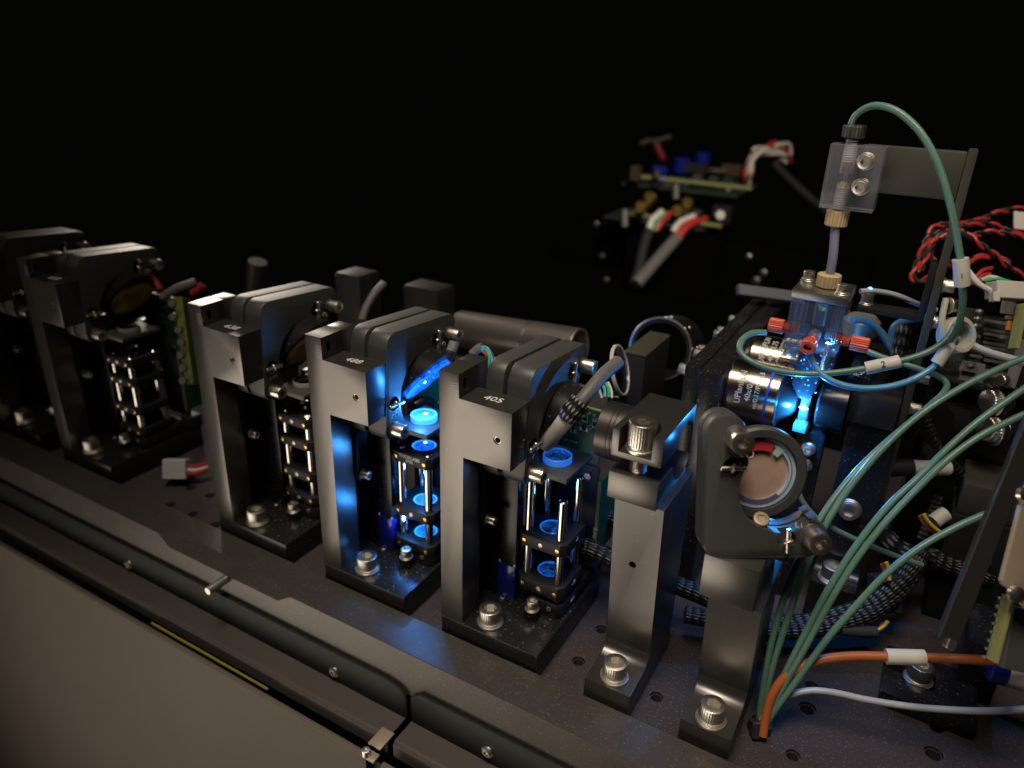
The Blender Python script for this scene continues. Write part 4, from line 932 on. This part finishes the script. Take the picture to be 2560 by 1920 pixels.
# loose wire ends by the 405 mount top
wl = thing("wire_loop", "small loop of coloured wires and grey sleeve behind the 405 post top", "wires", (10, 40, 118))
def strand(o, pts, r, m, name): return MB().tube(spline([at(*p) for p in pts], 6), r, 8).build(name, m, o)
strand(wl, [(1180, 886, 346), (1195, 872, 345), (1207, 866, 344)], 2.1, M_SLEEVE, "sleeve")
strand(wl, [(1203, 868, 343), (1215, 868, 342), (1226, 882, 341), (1230, 900, 340), (1226, 922, 340)], .6, M_CWIRE, "wire")
strand(wl, [(1205, 872, 342), (1216, 876, 341), (1223, 890, 340), (1222, 905, 340), (1218, 920, 340)], .6, M_GWIRE, "wire")
strand(wl, [(1206, 878, 341), (1214, 884, 340), (1218, 892, 340)], .6, M_RWIRE, "wire")
strand(wl, [(1205, 864, 344), (1222, 872, 342), (1234, 892, 340), (1232, 915, 339), (1222, 936, 339)], .55, M_KWIRE, "wire")
wl2 = thing("wire_loop", "blue and green wires below the round glass behind the 405 mount", "wires", (40, 100, 80))
strand(wl2, [(1505, 960, 342), (1512, 975, 341), (1512, 992, 340)], .7, M_CWIRE, "wire")
strand(wl2, [(1512, 955, 342), (1521, 972, 341), (1522, 993, 340)], .7, M_GWIRE, "wire")
strand(wl2, [(1520, 955, 343), (1528, 975, 342), (1530, 995, 341)], .6, M_WWIRE, "wire")
strand(wl2, [(1498, 960, 343), (1500, 978, 342), (1505, 995, 341)], .6, M_WWIRE, "wire")

# ------------------------------------------------------------------ things behind the row
tb = thing("long_tube", "long dark satin tube lying behind the 405 mount, bright streak along it", "tube", (-40, 125, 76))
p0, p1 = at(1150, 822, 470), at(1446, 872, 425)
ax = (p1-p0).normalized()
MB().ring(p0, p0+(p1-p0)*.62, 9.5, 11.6, 48, .3).build("rear_half", M_TUBEMET, tb)
MB().ring(p0+(p1-p0)*.625, p1, 9.8, 11.8, 48, .3).build("front_half", M_TUBEMET, tb)
MB().ring(p1-ax*.5, p1+ax*.6, 10.6, 11.9, 48, .2).build("end_rim", M_STEEL, tb)
MB().lathe(p1-ax*6, ax, [(0, 9.9), (.5, 9.9)], 32).build("lens", M_GLASS, tb)
rf = thing("round_filter", "thin round glass with a pale rim standing upright behind the 405 mount", "filter", (36, 100, 84))
c = at(1550, 925, 372)
nf = (RGT*.90-FWD*.44+UPV*.12).normalized()
MB().ring(c-nf*.9, c+nf*.9, 12.0, 12.8, 56, .2).build("rim", M_NYLON, rf)
MB().lathe(c-nf*.6, nf, [(0, 11.6), (1.0, 11.6)], 48).build("glass", M_GLASS, rf)
MB().cyl(c-V(0, 0, 27), c-V(0, 0, 12.4), 5, 28, .4).build("stem", M_PLATE, rf)
bc = thing("beam_block", "black cube block with an olive top behind the round glass", "block", (48, 130, 60))
q = at(1592, 900, 392)
MB().box(q.x-6, q.x+6, q.y-4, q.y+34, q.z-60, q.z+4, .5).build("body", M_DPLATE, bc)
MB().box(q.x-6, q.x+6, q.y-4.2, q.y+34, q.z+4.05, q.z+5, .2).build("top", M_OLIVE, bc)
rg = thing("ring_tube", "blurred black tube ring with pale dots, behind the round glass", "tube", (40, 170, 70))
c = at(1650, 872, 430); axr = (-FWD*.85+RGT*-.40+UPV*-.1).normalized()
MB().ring(c-axr*38, c, 15.2, 18.2, 56, .5).build("body", M_BLKCHR, rg)
MB().ring(c-axr*.3, c+axr*.5, 17.2, 18.3, 56, .2).build("rim", M_SOLD, rg)
xr, yr, _a = frame_from(axr)
for k in range(9):
    t = math.radians(k*40+10); d = xr*math.cos(t)+yr*math.sin(t)
    for dd in (-1.5, -14): MB().lathe(c+axr*dd+d*18.0, d, [(0, 1.1), (.5, .9)], 12).build("dot_screw", M_SOLD, rg)
for (px, py, d, w, lab) in ((868, 712, 470, 20, "blurred black post top left of the long tube"), (1050, 745, 480, 27, "blurred wide black block top behind the 488 mount")):
    q = at(px, py, d)
    o = thing("rear_post", lab, "post", (q.x, q.y+10, -14), "blurred black posts behind the row")
    MB().box(q.x-w/2, q.x+w/2, q.y, q.y+20, -14, q.z+5, .6).build("column", M_DPLATE, o)
    MB().box(q.x-w/2+.5, q.x+w/2-.5, q.y+.5, q.y+19, q.z+5.05, q.z+6.4, .4).build("cap", M_DPLATE, o)
# curved pale cable by the first rear post
run([(905, 800, 455), (915, 770, 456), (935, 735, 458), (960, 708, 462)], 2.4, M_SLEEVE, "grey_cable", "blurred pale cable bending between the two black posts", "cable")
# board tower far behind
FQ = 1.6
def atf(px, py, d): return at(px, py, d*FQ)
def runf(pts, r, *a_, **k_): return run([(x, y, d*FQ) for x, y, d in pts], r*FQ, *a_, **k_)
def lathef(p, ax_, prof, seg): return MB().lathe(p, ax_, [(t_*FQ, r_*FQ) for t_, r_ in prof], seg)
def blurbox(o, px, py, d, hx, hy, hz, m, nm, bev=.5): return MB().obox(atf(px, py, d), (1, 0, 0), (0, 1, 0), (0, 0, 1), hx*FQ, hy*FQ, hz*FQ, bev).build(nm, m, o)
ct = thing("board_stack", "blurred stack of two yellow-edged circuit boards with blue caps, far behind", "circuit board", atf(1720, 600, 560))
blurbox(ct, 1725, 462, 560, 43, 30, 1.0, M_PCBD, "upper_board")
blurbox(ct, 1730, 455, 530, 42, .6, 1.3, M_PCBE, "upper_board_edge")
blurbox(ct, 1660, 545, 560, 38, 25, 1.0, M_PCBD, "lower_board")
blurbox(ct, 1675, 548, 533, 37, .6, 1.3, M_PCBE, "lower_board_edge")
for (px, py, d, r) in ((1648, 425, 545, 6), (1704, 402, 565, 6.5), (1755, 388, 590, 6)):
    lathef(atf(px, py+12, d), (0, 0, 1), [(-5, r), (5, r), (6, r*.8)], 24).build("capacitor", M_BLUEP, ct)
    if px < 1700: lathef(atf(px-6, py+12, d-8), (0, 0, 1), [(-2, 2.6), (3, 2.6)], 16).build("capacitor_top", M_SOLD, ct)
for (px, py, d, hx, hz, m) in ((1740, 420, 540, 8, 3.2, M_CHIP), (1795, 425, 545, 6, 1.2, M_SOLD), (1745, 442, 535, 3, 1.6, M_SOLD), (1785, 447, 535, 2.6, 1.4, M_SOLD), (1830, 425, 545, 7, 4, M_BROWN), (1590, 432, 540, 3, 5, M_OLIVE)):
    blurbox(ct, px, py, d, hx, 4, hz, m, "component")
for (px, py, d) in ((1690, 480, 535), (1820, 490, 535)): MB().cyl(atf(px, py-18, d), atf(px, py+18, d), 2.2*FQ, 16).build("standoff", M_SLEEVE, ct)
for (px, py, d) in ((1562, 545, 535), (1790, 590, 535)): MB().cyl(atf(px, py-20, d), atf(px, py+22, d), 2.4*FQ, 16).build("standoff", M_SLEEVE, ct)
for (px, py, d) in ((1600, 522, 528), (1622, 498, 540), (1692, 532, 528), (1716, 512, 540)): lathef(atf(px, py, d), -FWD+UPV*.4, [(-3, 4.6), (3, 4.6), (4, 3.4)], 20).build("gold_connector", M_GOLD, ct)
blurbox(ct, 1806, 535, 530, 6, 5, 6, M_CHIP, "connector"); lathef(atf(1800, 538, 522), -FWD, [(-1, 3.4), (1, 3.2)], 18).build("cap_screw", M_SOLDD, ct)
for k, (pts, m) in enumerate(((((1655, 528, 525), (1632, 548, 522), (1622, 572, 521)), M_WWIRE), (((1663, 535, 525), (1645, 558, 521), (1634, 578, 520)), M_GWIRE), (((1675, 532, 525), (1655, 555, 520), (1640, 576, 519)), M_RWIRE),
                              (((1735, 540, 525), (1700, 556, 520), (1682, 580, 518)), M_WWIRE), (((1742, 546, 525), (1708, 566, 519), (1688, 594, 517)), M_RWIRE), (((1765, 546, 525), (1722, 565, 519), (1696, 596, 517)), M_RWIRE), (((1705, 585, 519), (1695, 600, 517), (1686, 604, 517)), M_GWIRE))):
    MB().tube(spline([atf(*p) for p in pts], 6), 2.1*FQ, 10).build("wire", m, ct)
runf([(1690, 596, 517), (1660, 630, 512), (1625, 670, 505), (1590, 710, 500)], 4.2, M_SLEEVE, "grey_cable", "blurred dark cable slanting down from the red and white wires", "cable")
runf([(1622, 580, 520), (1608, 620, 515), (1598, 670, 508), (1585, 712, 502)], 3.6, M_RUB, "grey_cable", "blurred black cable left of the slanting dark one", "cable")
rr = random.Random(5)
for k in range(34):
    blurbox(ct, rr.uniform(1600, 1850), rr.uniform(446, 462), rr.uniform(528, 590), rr.uniform(1, 4), rr.uniform(1, 3), rr.uniform(.8, 3.5), rr.choice((M_CHIP, M_CHIP, M_SOLDD, M_PCBD, M_SLEEVD, M_SOLD)), "component", .2)
for k in range(22):
    blurbox(ct, rr.uniform(1560, 1770), rr.uniform(528, 548), rr.uniform(528, 575), rr.uniform(1, 3.5), rr.uniform(1, 3), rr.uniform(.8, 3.0), rr.choice((M_CHIP, M_CHIP, M_SOLDD, M_PCBD, M_GOLD)), "component", .2)
blurbox(ct, 1690, 640, 565, 34, 18, 28, M_WALLK, "carrier_body", 1)
wb = thing("wire_bundle", "blurred white and red wire bundle curling over the right end of the board stack", "wires", atf(1880, 430, 540))
for k in range(10):
    j = lambda: random.uniform(-17, 17)
    MB().tube(spline([atf(1868+j()*.5, 460, 545), atf(1872+j()*.6, 425, 545+j()), atf(1895+j(), 385+j(), 545+j()), atf(1930+j(), 370+j(), 550), atf(1955+j(), 375+j(), 555), atf(1965+j(), 395+j(), 560)], 6), 1.25*FQ, 8).build("wire", (M_WWIRE, M_WWIRE, M_RWIRE, M_WWIRE, M_GWIRE, M_WWIRE, M_RWIRE)[k % 7], wb)
runf([(1935, 410, 550), (1980, 455, 540), (2030, 500, 530), (2075, 535, 520)], 3.0, M_RUB, "grey_cable", "blurred dark cable running from the wire bundle to the clear block", "cable")
runf([(1640, 360, 600), (1652, 385, 598), (1660, 400, 596)], 2.6, M_DRED, "red_wire_end", "blurred dark red wire end above the blue caps", "wire")
runf([(1600, 362, 600), (1618, 352, 602), (1640, 352, 604), (1675, 342, 606)], 2.2, M_OLIVE, "olive_wire_end", "blurred olive wire above the board stack", "wire")
# tall dark frame behind, carrying scattered screws that read as dots
fr = thing("instrument_wall", "tall black instrument wall behind, dotted with small blurred screws", "frame", (-40, 320, -14))
wallc = atf(1720, 760, 570)
MB().box(wallc.x-200, wallc.x+190, wallc.y+16, wallc.y+56, -14, atf(1700, 590, 570).z, 1).build("panel", M_WALLK, fr)
for (px, py, r) in ((1597, 605, 3.2), (1757, 632, 2.2), (1735, 652, 2.2), (1790, 678, 2.4), (1890, 702, 3.0), (1908, 683, 2.8), (1872, 642, 2.4), (1505, 640, 2.2), (1515, 700, 2.4), (1560, 690, 2.0), (1640, 660, 1.8), (1713, 671, 2.0), (1490, 560, 2.4)):
    d = (wallc.y+15-CAM.y)/((FWD+RGT*((px-1280)/F_PX)-UPV*((py-960)/F_PX)).y)
    lathef(at(px, py, d), (0, -1, 0), [(-1, r), (1.2, r), (1.6, r*.7)], 16).build("cap_screw", M_SOLD, fr)
rb = thing("slate_rail", "blurred slate-grey rail behind the objective plates", "rail", at(1930, 735, 440))
MB().obox(at(1925, 735, 430), RGT*.98-UPV*.13, FWD, UPV, 19, 3, 3.2, .6).build("bar", M_SLATE, rb)
M_end = None
# ------------------------------------------------------------------ right-hand clutter
def twisted(pts, label, turns=1.0, r=1.0, group="red and black twisted wire pairs", n=10):
    P = spline([at(*p) for p in pts], n); o = thing("twisted_wire", label, "wires", P[0], group)
    for ph, m, nm in ((0, M_RWIRE, "red_strand"), (math.pi, M_KWIRE, "black_strand")):
        Q = []; L = 0; x = frame_from(P[1]-P[0])[0]
        dense = []
        for i in range(len(P)-1):
            for k in range(3): dense.append(P[i].lerp(P[i+1], k/3))
        dense.append(P[-1])
        for i, p in enumerate(dense):
            t = (dense[min(i+1, len(dense)-1)]-dense[max(i-1, 0)]).normalized(); x = (x-t*x.dot(t)).normalized(); y = t.cross(x)
            if i: L += (p-dense[i-1]).length
            a = L*turns*.42+ph; Q.append(p+(x*math.cos(a)+y*math.sin(a))*r)
        MB().tube(Q, r*(1.0 if m is M_RWIRE else .9), 8).build(nm, m, o)
    return o
twisted([(2620, 525, 430), (2550, 522, 428), (2500, 530, 425), (2450, 550, 420), (2400, 560, 415)], "twisted pair arching in from the right edge, highest of all")
twisted([(2400, 560, 412), (2340, 565, 408), (2320, 595, 404), (2300, 640, 402), (2282, 690, 400), (2300, 705, 398), (2330, 690, 396)], "twisted pair looping down left of the bracket leg")
twisted([(2620, 600, 420), (2540, 585, 418), (2470, 560, 415), (2400, 570, 410), (2350, 590, 405), (2320, 630, 402), (2300, 680, 400)], "twisted pair running level into the loop, upper one")
twisted([(2620, 612, 410), (2550, 592, 410), (2480, 580, 408), (2410, 590, 404), (2370, 560, 402)], "twisted pair running level into the loop, lower one")
twisted([(2620, 720, 400), (2540, 680, 400), (2490, 640, 400), (2450, 610, 402), (2400, 580, 404), (2345, 600, 402)], "twisted pair slanting down right past the white plug")
twisted([(2330, 660, 402), (2345, 700, 402), (2335, 660, 404), (2325, 610, 406), (2350, 575, 408)], "short inner loop of twisted pair left of the leg")
twisted([(2520, 655, 405), (2470, 640, 402), (2430, 650, 398), (2395, 670, 396), (2370, 655, 395)], "twisted pair emerging behind the leg above the plug wires")
for k, (a, b) in enumerate((((2480, 670), (2430, 700)), ((2475, 685), (2435, 710)), ((2470, 645), (2420, 660)))):
    P = [(a[0], a[1], 396), ((a[0]+b[0])/2, (a[1]+b[1])/2-8, 395), (b[0], b[1], 394), (2385, 700-6*k, 392)]
    run(P, 1.1, M_RWIRE, "red_wire", ("upper", "middle", "lowest")[k]+" thin red wire spreading right of the bracket leg", "wire", "loose red wires by the leg")
pg = thing("plug", "white plastic plug with white and green wires, right of the bracket leg", "plug", at(2520, 730, 362))
MB().obox(at(2520, 728, 362), RGT*.99-UPV*.06, FWD, UPV*.99+RGT*.06, 8.4, 5, 4.2, .5).build("housing", M_LABEL, pg)
MB().obox(at(2486, 742, 356), RGT, FWD, UPV, 1.6, 2, 2.4, .3).build("latch", M_LABEL, pg)
for pts, m, r in ((((2412, 668, 372), (2430, 690, 368), (2450, 712, 364), (2480, 728, 362)), M_WWIRE, 1.4), (((2455, 700, 368), (2475, 692, 366), (2500, 698, 365), (2520, 708, 364)), M_WWIRE, 1.0), (((2460, 702, 367), (2490, 696, 365), (2515, 702, 364), (2535, 708, 363)), M_GWIRE, .8)):
    MB().tube(spline([at(*p) for p in pts], 6), r, 8).build("wire", m, pg)
wt = thing("white_tag", "white tag plate cut off by the right edge among the red wires", "tag", at(2548, 550, 424))
MB().obox(at(2552, 552, 424), RGT*.98-UPV*.1, FWD, UPV, 4.2, .6, 5, .2).build("plate", M_LABEL, wt)
# electronics cluster at the right edge
el = thing("driver_board", "crowded dark circuit board with bare tracks and an orange part at the right edge", "circuit board", at(2480, 880, 350))
def eb(px, py, d, hx, hy, hz, m, nm, ux=None, uz=None):
    a = (ux or (RGT*.985-UPV*.17)).normalized(); c_ = (uz or UPV); c_ = (c_-a*c_.dot(a)).normalized()
    return MB().obox(at(px, py, d), a, c_.cross(a), c_, hx, hy, hz, .12).build(nm, m, el)
eb(2465, 880, 372, 17, 1.0, 20, M_PCBD, "board")
for k in range(10):
    eb(2487+random.uniform(-3, 3), 805+k*11, 366, 5.2, .5, .75, (M_SLEEVE, M_CHIP, M_SOLDD)[k % 3], "comb_fin")
    eb(2438+random.uniform(-3, 3), 800+k*13, 366, 3.0, .5, .8, (M_CHIP, M_SOLDD)[k % 2], "comb_fin")
for k in range(5): MB().lathe(at(2448-k*5, 760+k*18+20, 362), UPV, [(-1.2, 1.4), (0, 1.9), (1.2, 1.3)], 14).build("solder_lump", M_SOLDD, el)
eb(2430, 930, 352, 5.2, 1, 4.6, M_SLEEVE, "terminal_plate"); eb(2422, 922, 350, 3.4, 1.8, 1.6, M_SOLDD, "terminal")
MB().lathe(at(2424, 912, 349), UPV, [(-1, 2.2), (.8, 2.2), (1.2, 1.6)], 18).build("terminal_screw", M_SOLDD, el)
eb(2475, 938, 354, 8, .6, 2.6, M_SLEEVE, "terminal_plate")
for (px, py, hx, hz, m) in ((2525, 815, 1.6, 2.2, M_ORNG), (2525, 795, 2.0, .9, M_SOLDD), (2545, 830, 1.2, 1.0, M_SOLD), (2515, 845, 2.4, .8, M_SOLDD), (2535, 850, 1.1, .8, M_SOLD), (2520, 770, 3, 3, M_SOLDD), (2542, 868, 1.1, .9, M_SOLD)):
    eb(px, py, 350, hx, .8, hz, m, "component")
ed = thing("upright_board", "circuit board seen on edge, yellow-green strip at the right edge above the milky tube", "circuit board", at(2545, 880, 345))
for (pa, pb_, m, w) in (((2556, 760), (2534, 872), M_PCBE, .8), ((2562, 850), (2522, 970), M_SLEEVE, .9)):
    A, B = at(*pa, 345), at(*pb_, 342); MB().obox((A+B)/2, (B-A).cross(FWD), FWD, (B-A), w, 3, (B-A).length/2, .1).build("board_edge", m, ed)
kn = MB(); q = at(2512, 950, 340)
tag(ribbed(q-RGT*2, RGT*.95+FWD*.3, 2.6, 3.4, 18, .8).build("knurled_nut", M_KNURL), "small knurled steel nut beside the board edge at right", "nut")
bx = thing("camera_body", "large black box under the boards at right with knurled steel knobs on its side", "box", at(2480, 1060, 385))
q = at(2330, 1010, 362)
MB().box(q.x-2, q.x+70, q.y+10, q.y+60, -14, q.z-1, .6).build("body", M_PLATE, bx)
MB().box(q.x-2, q.x+80, q.y+6, q.y+60, q.z+9, q.z+16, .6).build("shelf", M_PLATE, bx)
MB().lathe(at(2340, 1060, 364), RGT*.9-UPV*.12+FWD*.3, [(0, 10.5), (22, 10.5), (22.2, 10)], 40).build("barrel", M_BLKCHR, bx)
for (px, py, sc) in ((2466, 1000, 1.0), (2462, 1072, 1.12)):
    ribbed(at(px, py, 346), RGT*.93-UPV*.1+FWD*.3, 5.0*sc, 6*sc, 26, 1.5).build("knurled_knob", M_KNURL, bx)
    MB().ring(at(px+34, py+8, 347), at(px+46, py+9, 348), 2.5, 5.6*sc, 32, .3).build("knob_collar", M_BLKCHR, bx)
    MB().ring(at(px+22, py+6, 347), at(px+28, py+6.5, 347), 2.5, 6.0*sc, 32, .3).build("knob_ring", M_STEEL, bx)
bk = thing("screw_block", "dark block with two socket screws one above the other, beside the upright bar", "block", at(2440, 1350, 350))
q = at(2405, 1330, 352)
MB().box(q.x-6, q.x+22, q.y, q.y+30, -14, q.z+8, .5).build("lower_part", M_BRKT, bk)
MB().box(q.x-5, q.x+22, q.y+2, q.y+30, q.z+8.1, q.z+24, .5).build("upper_part", M_FLANGD, bk)
for (px, py) in ((2468, 1350), (2455, 1396)): cap_screw(bk, at(px, py, 352)+V(0, -1, 0), (0, -1, 0), 3.1, 2.6, (4.0, .7), mat_=M_STEEL)
bar = thing("upright_bar", "upright dark grey bar at the right edge, cut green tube end beside it", "bar", at(2400, 1580, 262))
pts = [at(2585, 1000, 275), at(2345, 1595, 262)]
ax = (pts[0]-pts[1]); wv = RGT-ax.normalized()*RGT.dot(ax.normalized()); wv.normalize()
MB().obox((pts[0]+pts[1])/2+wv*2.8, wv, ax.cross(wv), ax, 3.6, 1.6, ax.length/2, .4).build("bar", M_BARG, bar)
MB().obox(at(2374, 1610, 260), wv, ax.cross(wv), ax, 1.5, 1.5, 1.7, .2).build("pin", M_SOLD, bar)
bp = thing("beige_shield", "beige sheet metal shield with a torn lower corner at the right edge", "shield", at(2560, 1400, 252))
P = [(2620, 1180), (2562, 1215), (2555, 1262), (2548, 1262), (2500, 1450), (2505, 1462), (2536, 1480), (2542, 1500), (2570, 1530), (2620, 1540)]
C0 = at(2570, 1380, 252); poly = [((at(px, py, 252)-C0).dot(RGT), (at(px, py, 252)-C0).dot(UPV)) for px, py in P]
MB().prism(poly, C0, RGT, UPV, -FWD, -1.2, 1.2, .35).build("sheet", M_TIN, bp)
MB().lathe(at(2540, 1486, 250), -FWD, [(-.5, 3.0), (.8, 2.7), (1.3, 1.5)], 18).build("rivet", M_SOLD, bp)
MB().lathe(at(2556, 1235, 250), -FWD+RGT*.3, [(-.5, 2.4), (.8, 2.0), (1.3, .9)], 18).build("rivet", M_SOLD, bp)
eg = thing("edge_board", "circuit board seen on edge as a yellow-green strip below the beige shield", "circuit board", at(2500, 1590, 256))
A, B = at(2522, 1490, 257), at(2480, 1652, 255)
MB().obox((A+B)/2, (B-A).cross(FWD), FWD, (B-A), .65, 2.5, (B-A).length/2, .1).build("board", M_PCBE, eg)
for k in range(8):
    q = at(2500-k*5.5, 1495+k*21, 256); MB().obox(q, RGT, FWD, UPV, .5, .6, .4, .1).build("solder_joint", M_SOLD, eg)
q0 = at(2556, 1600, 262)
MB().obox(q0, RGT*.97-UPV*.2, FWD, UPV*.97+RGT*.2, 7, 3, 10.5, .4).build("chip", M_SLEEVD, eg)
g = MB()
for k in range(6): g.obox(at(2510-k*4, 1545+k*18, 257), RGT, FWD, UPV, 1.0, .8, .45, 0)
g.build("chip_legs", M_CHIP, eg)
ba = thing("battery", "blue and white wrapped cylinder lying at the right edge behind the orange cable", "battery", at(2520, 1680, 300))
a0, a1 = at(2478, 1662, 300), at(2640, 1712, 292); dv = (a1-a0)
MB().lathe(a0, dv, [(0, 6.2), (.4, 6.6), (dv.length*.24, 6.6)], 32).build("blue_wrap", M_BLUEP, ba)
MB().lathe(a0+dv*.242, dv, [(0, 6.6), (dv.length*.7, 6.6)], 32).build("white_wrap", M_LABEL, ba)
# clamp foot with a screw on the board
cf = thing("slotted_foot", "low black slotted foot with a tall steel screw, under the orange cable", "clamp", (196, 82, -14))
b = MB(); b.box(180, 216, 66, 98, -13.95, -6.0, .5); b.cut(MB().box(176, 200, 77.5, 87.5, -10.5, 0, 0)); b.build("foot", M_PLATE, cf)
cap_screw(cf, (193.6, 84, -8.2), (0, 0, 1), 5.0, 6.6, (6.1, 1.0))
MB().box(207, 222, 90, 120, -13.95, 16, .5).build("upright", M_PLATE, cf)
# braided cables and their wire ends
BG = "black braided cables on the board"
def braid(pts, r, m, label, n=8): return run(pts, r, m, "braided_cable", label, "cable", BG, n, seg=16)
braid([(1470, 1270, 372), (1500, 1283, 371), (1540, 1300, 370), (1600, 1330, 366)], 4.6, M_BRAID, "short braided piece between the green board edge and the clamp post")
braid([(1452, 1365, 358), (1480, 1374, 357), (1512, 1388, 356), (1560, 1410, 354)], 4.6, M_BRAID, "braided cable leaving the 405 cage, left of the clamp post", 6)
run([(1452, 1362, 359), (1428, 1354, 360), (1400, 1346, 362)], 4.0, M_SLEEVE, "cable_sleeve", "grey sleeve end of the braided cable behind the 405 cage", "cable")
braid([(1690, 1462, 350), (1740, 1482, 349), (1800, 1508, 348), (1900, 1552, 346), (1990, 1560, 345), (2080, 1545, 345), (2180, 1510, 347), (2240, 1462, 351), (2280, 1420, 356), (2300, 1385, 360)], 4.4, M_BRAID, "long braided cable sweeping below the green tubes, upper one")
braid([(1712, 1535, 344), (1770, 1548, 343), (1860, 1572, 342), (1950, 1578, 341), (2050, 1570, 341), (2150, 1545, 343), (2210, 1510, 347), (2260, 1465, 353), (2296, 1410, 360)], 4.0, M_BRAID, "long braided cable sweeping below the green tubes, lower one")
braid([(2290, 1400, 362), (2320, 1392, 362), (2370, 1412, 360), (2420, 1425, 358), (2480, 1445, 355)], 4.6, M_BRAID, "braided cable running right to the upright bar")
braid([(2185, 1300, 366), (2215, 1345, 364), (2250, 1375, 363), (2300, 1392, 362), (2340, 1395, 362)], 4.8, M_BRAIDK, "dark braided bundle hanging below the thick green tubes")
braid([(2305, 1020, 350), (2330, 1090, 352), (2370, 1150, 355), (2420, 1200, 358), (2480, 1240, 360)], 2.6, M_BRAID, "thin braided cable slanting past the leg screws")
braid([(2262, 815, 345), (2252, 860, 345), (2240, 920, 345)], 3.4, M_BRAIDK, "dark braided cable hanging behind the clear block")
braid([(2345, 1240, 368), (2325, 1300, 367), (2305, 1350, 366)], 2.6, M_BRAID, "thin braided cable by the yellow and red wires")
run([(2222, 1170, 352), (2250, 1168, 352), (2278, 1168, 352)], 4.2, M_RUB, "rubber_boot", "black rubber boot joining the white sleeve under the tubes", "boot")
run([(2276, 1168, 352), (2320, 1170, 352), (2372, 1170, 352)], 3.6, M_LABEL, "white_sleeve", "white sleeve lying level under the thick green tubes", "sleeve")
run([(2335, 1305, 352), (2352, 1292, 352), (2366, 1284, 352)], 3.6, M_LABEL, "white_sleeve", "short white sleeve beside the yellow and red wires", "sleeve")
for (pts, lab) in ((((2310, 1285), (2322, 1305), (2340, 1322), (2360, 1338)), "yellow and red wire pair slanting behind the green tubes"), (((2216, 1405), (2222, 1425), (2224, 1450)), "orange and yellow wire stubs by the black block"), (((2195, 1575), (2210, 1565), (2220, 1552)), "yellow and orange wire stubs at the end of the lower braid")):
    o = thing("wire_pair", lab, "wires", at(*pts[0], 345))
    for k, m in enumerate((M_YWIRE, M_RWIRE, M_ORANGE)[:3]):
        MB().tube(spline([at(px-7*k*.8, py+2*k, 344+k) for px, py in pts], 6), .85, 8).build("wire", m, o)
kb = thing("black_block", "small black connector block below the short wire stubs", "block", at(2215, 1480, 350))
MB().obox(at(2212, 1482, 352), RGT, FWD, UPV, 6.5, 4, 8.5, .4).build("body", M_RUB, kb)
run([(2100, 1575, 340), (2150, 1578, 340), (2190, 1580, 340)], 2.6, M_SLEEVD, "grey_sleeve", "grey sleeve at the end of the lower braided cable", "sleeve")
# blue-lit tubes behind the clear cell
for pts, lab, m in ((((2130, 800, 352), (2160, 800, 354), (2190, 820, 356), (2215, 850, 356), (2235, 880, 354)), "blue-lit tube sloping down behind the clear cell", M_TUBEB), (((2232, 880, 356), (2228, 850, 356), (2240, 815, 354), (2275, 800, 350), (2320, 795, 346)), "blue-green tube bending up to the bracket leg behind the clear cell", M_TUBEB)):
    run(pts, 2.0, m, "fluid_tube", lab, "tube", GT)
tag(MB().lathe(at(2152, 815, 368), (0, 0, 1), [(-6, 6), (-4, 8), (3, 8.5), (5.5, 6)], 28).build("rounded_cap", M_TIN), "rounded beige lump behind the clear cell", "cap")
# white plug with red wires on the board at left
wp = thing("plug", "blurred white plug with red and white wires lying on the board at left", "plug", (-226, 26, -14))
q = at(441, 1172, 462)
MB().obox(q, RGT, FWD, UPV, 7.2, 4, 6.2, .6).build("housing", M_PALE, wp)
for k, m in enumerate((M_RWIRE, M_WWIRE, M_RWIRE)): MB().tube(spline([q+RGT*6.5+UPV*(2-2.5*k), q+RGT*12+UPV*(1.4-2.2*k), q+RGT*18+UPV*(3-2*k)+FWD*3], 6), 1.3, 8).build("wire", m, wp)
gb = cell_board(X4, "blurred green board edge left of the first sharp bracket")
gx = thing("edge_board", "blurred olive-green board seen on edge behind the leftmost sharp bracket", "circuit board", (-196, 60, 60))
A, B = at(455, 745, 460), at(484, 960, 470)
MB().obox((A+B)/2, (B-A).cross(FWD), FWD, (B-A), 2.6, 6, (B-A).length/2, .2).build("board", M_OLIVG, gx)
for k in range(7): MB().lathe(at(435+k*5+random.uniform(-8, 4), 760+k*32, 455), -FWD, [(-1, 2.6), (1.5, 2.2)], 12).build("solder_joint", M_SOLDD, gx)
for k, (pts, m, lab) in enumerate(((((370, 690, 470), (388, 708, 470), (400, 728, 468)), M_RWIRE, "blurred red wire above the olive-green board"), (((405, 745, 465), (440, 722, 465), (490, 705, 468)), M_SLEEVE, "blurred grey cable sloping up behind the leftmost sharp bracket"), (((480, 735, 470), (498, 722, 470), (508, 712, 470)), M_RWIRE, "blurred crimson wire end beside the first sharp bracket top"))):
    run(pts, 2.6, m, "loose_wire", lab, "wire")
tag(MB().lathe(at(640, 690, 560), (.3, 0, 1), [(-12, 6), (12, 7)], 16).build("pale_post", M_OLIVD), "blurred pale stub behind the leftmost sharp mount", "post")
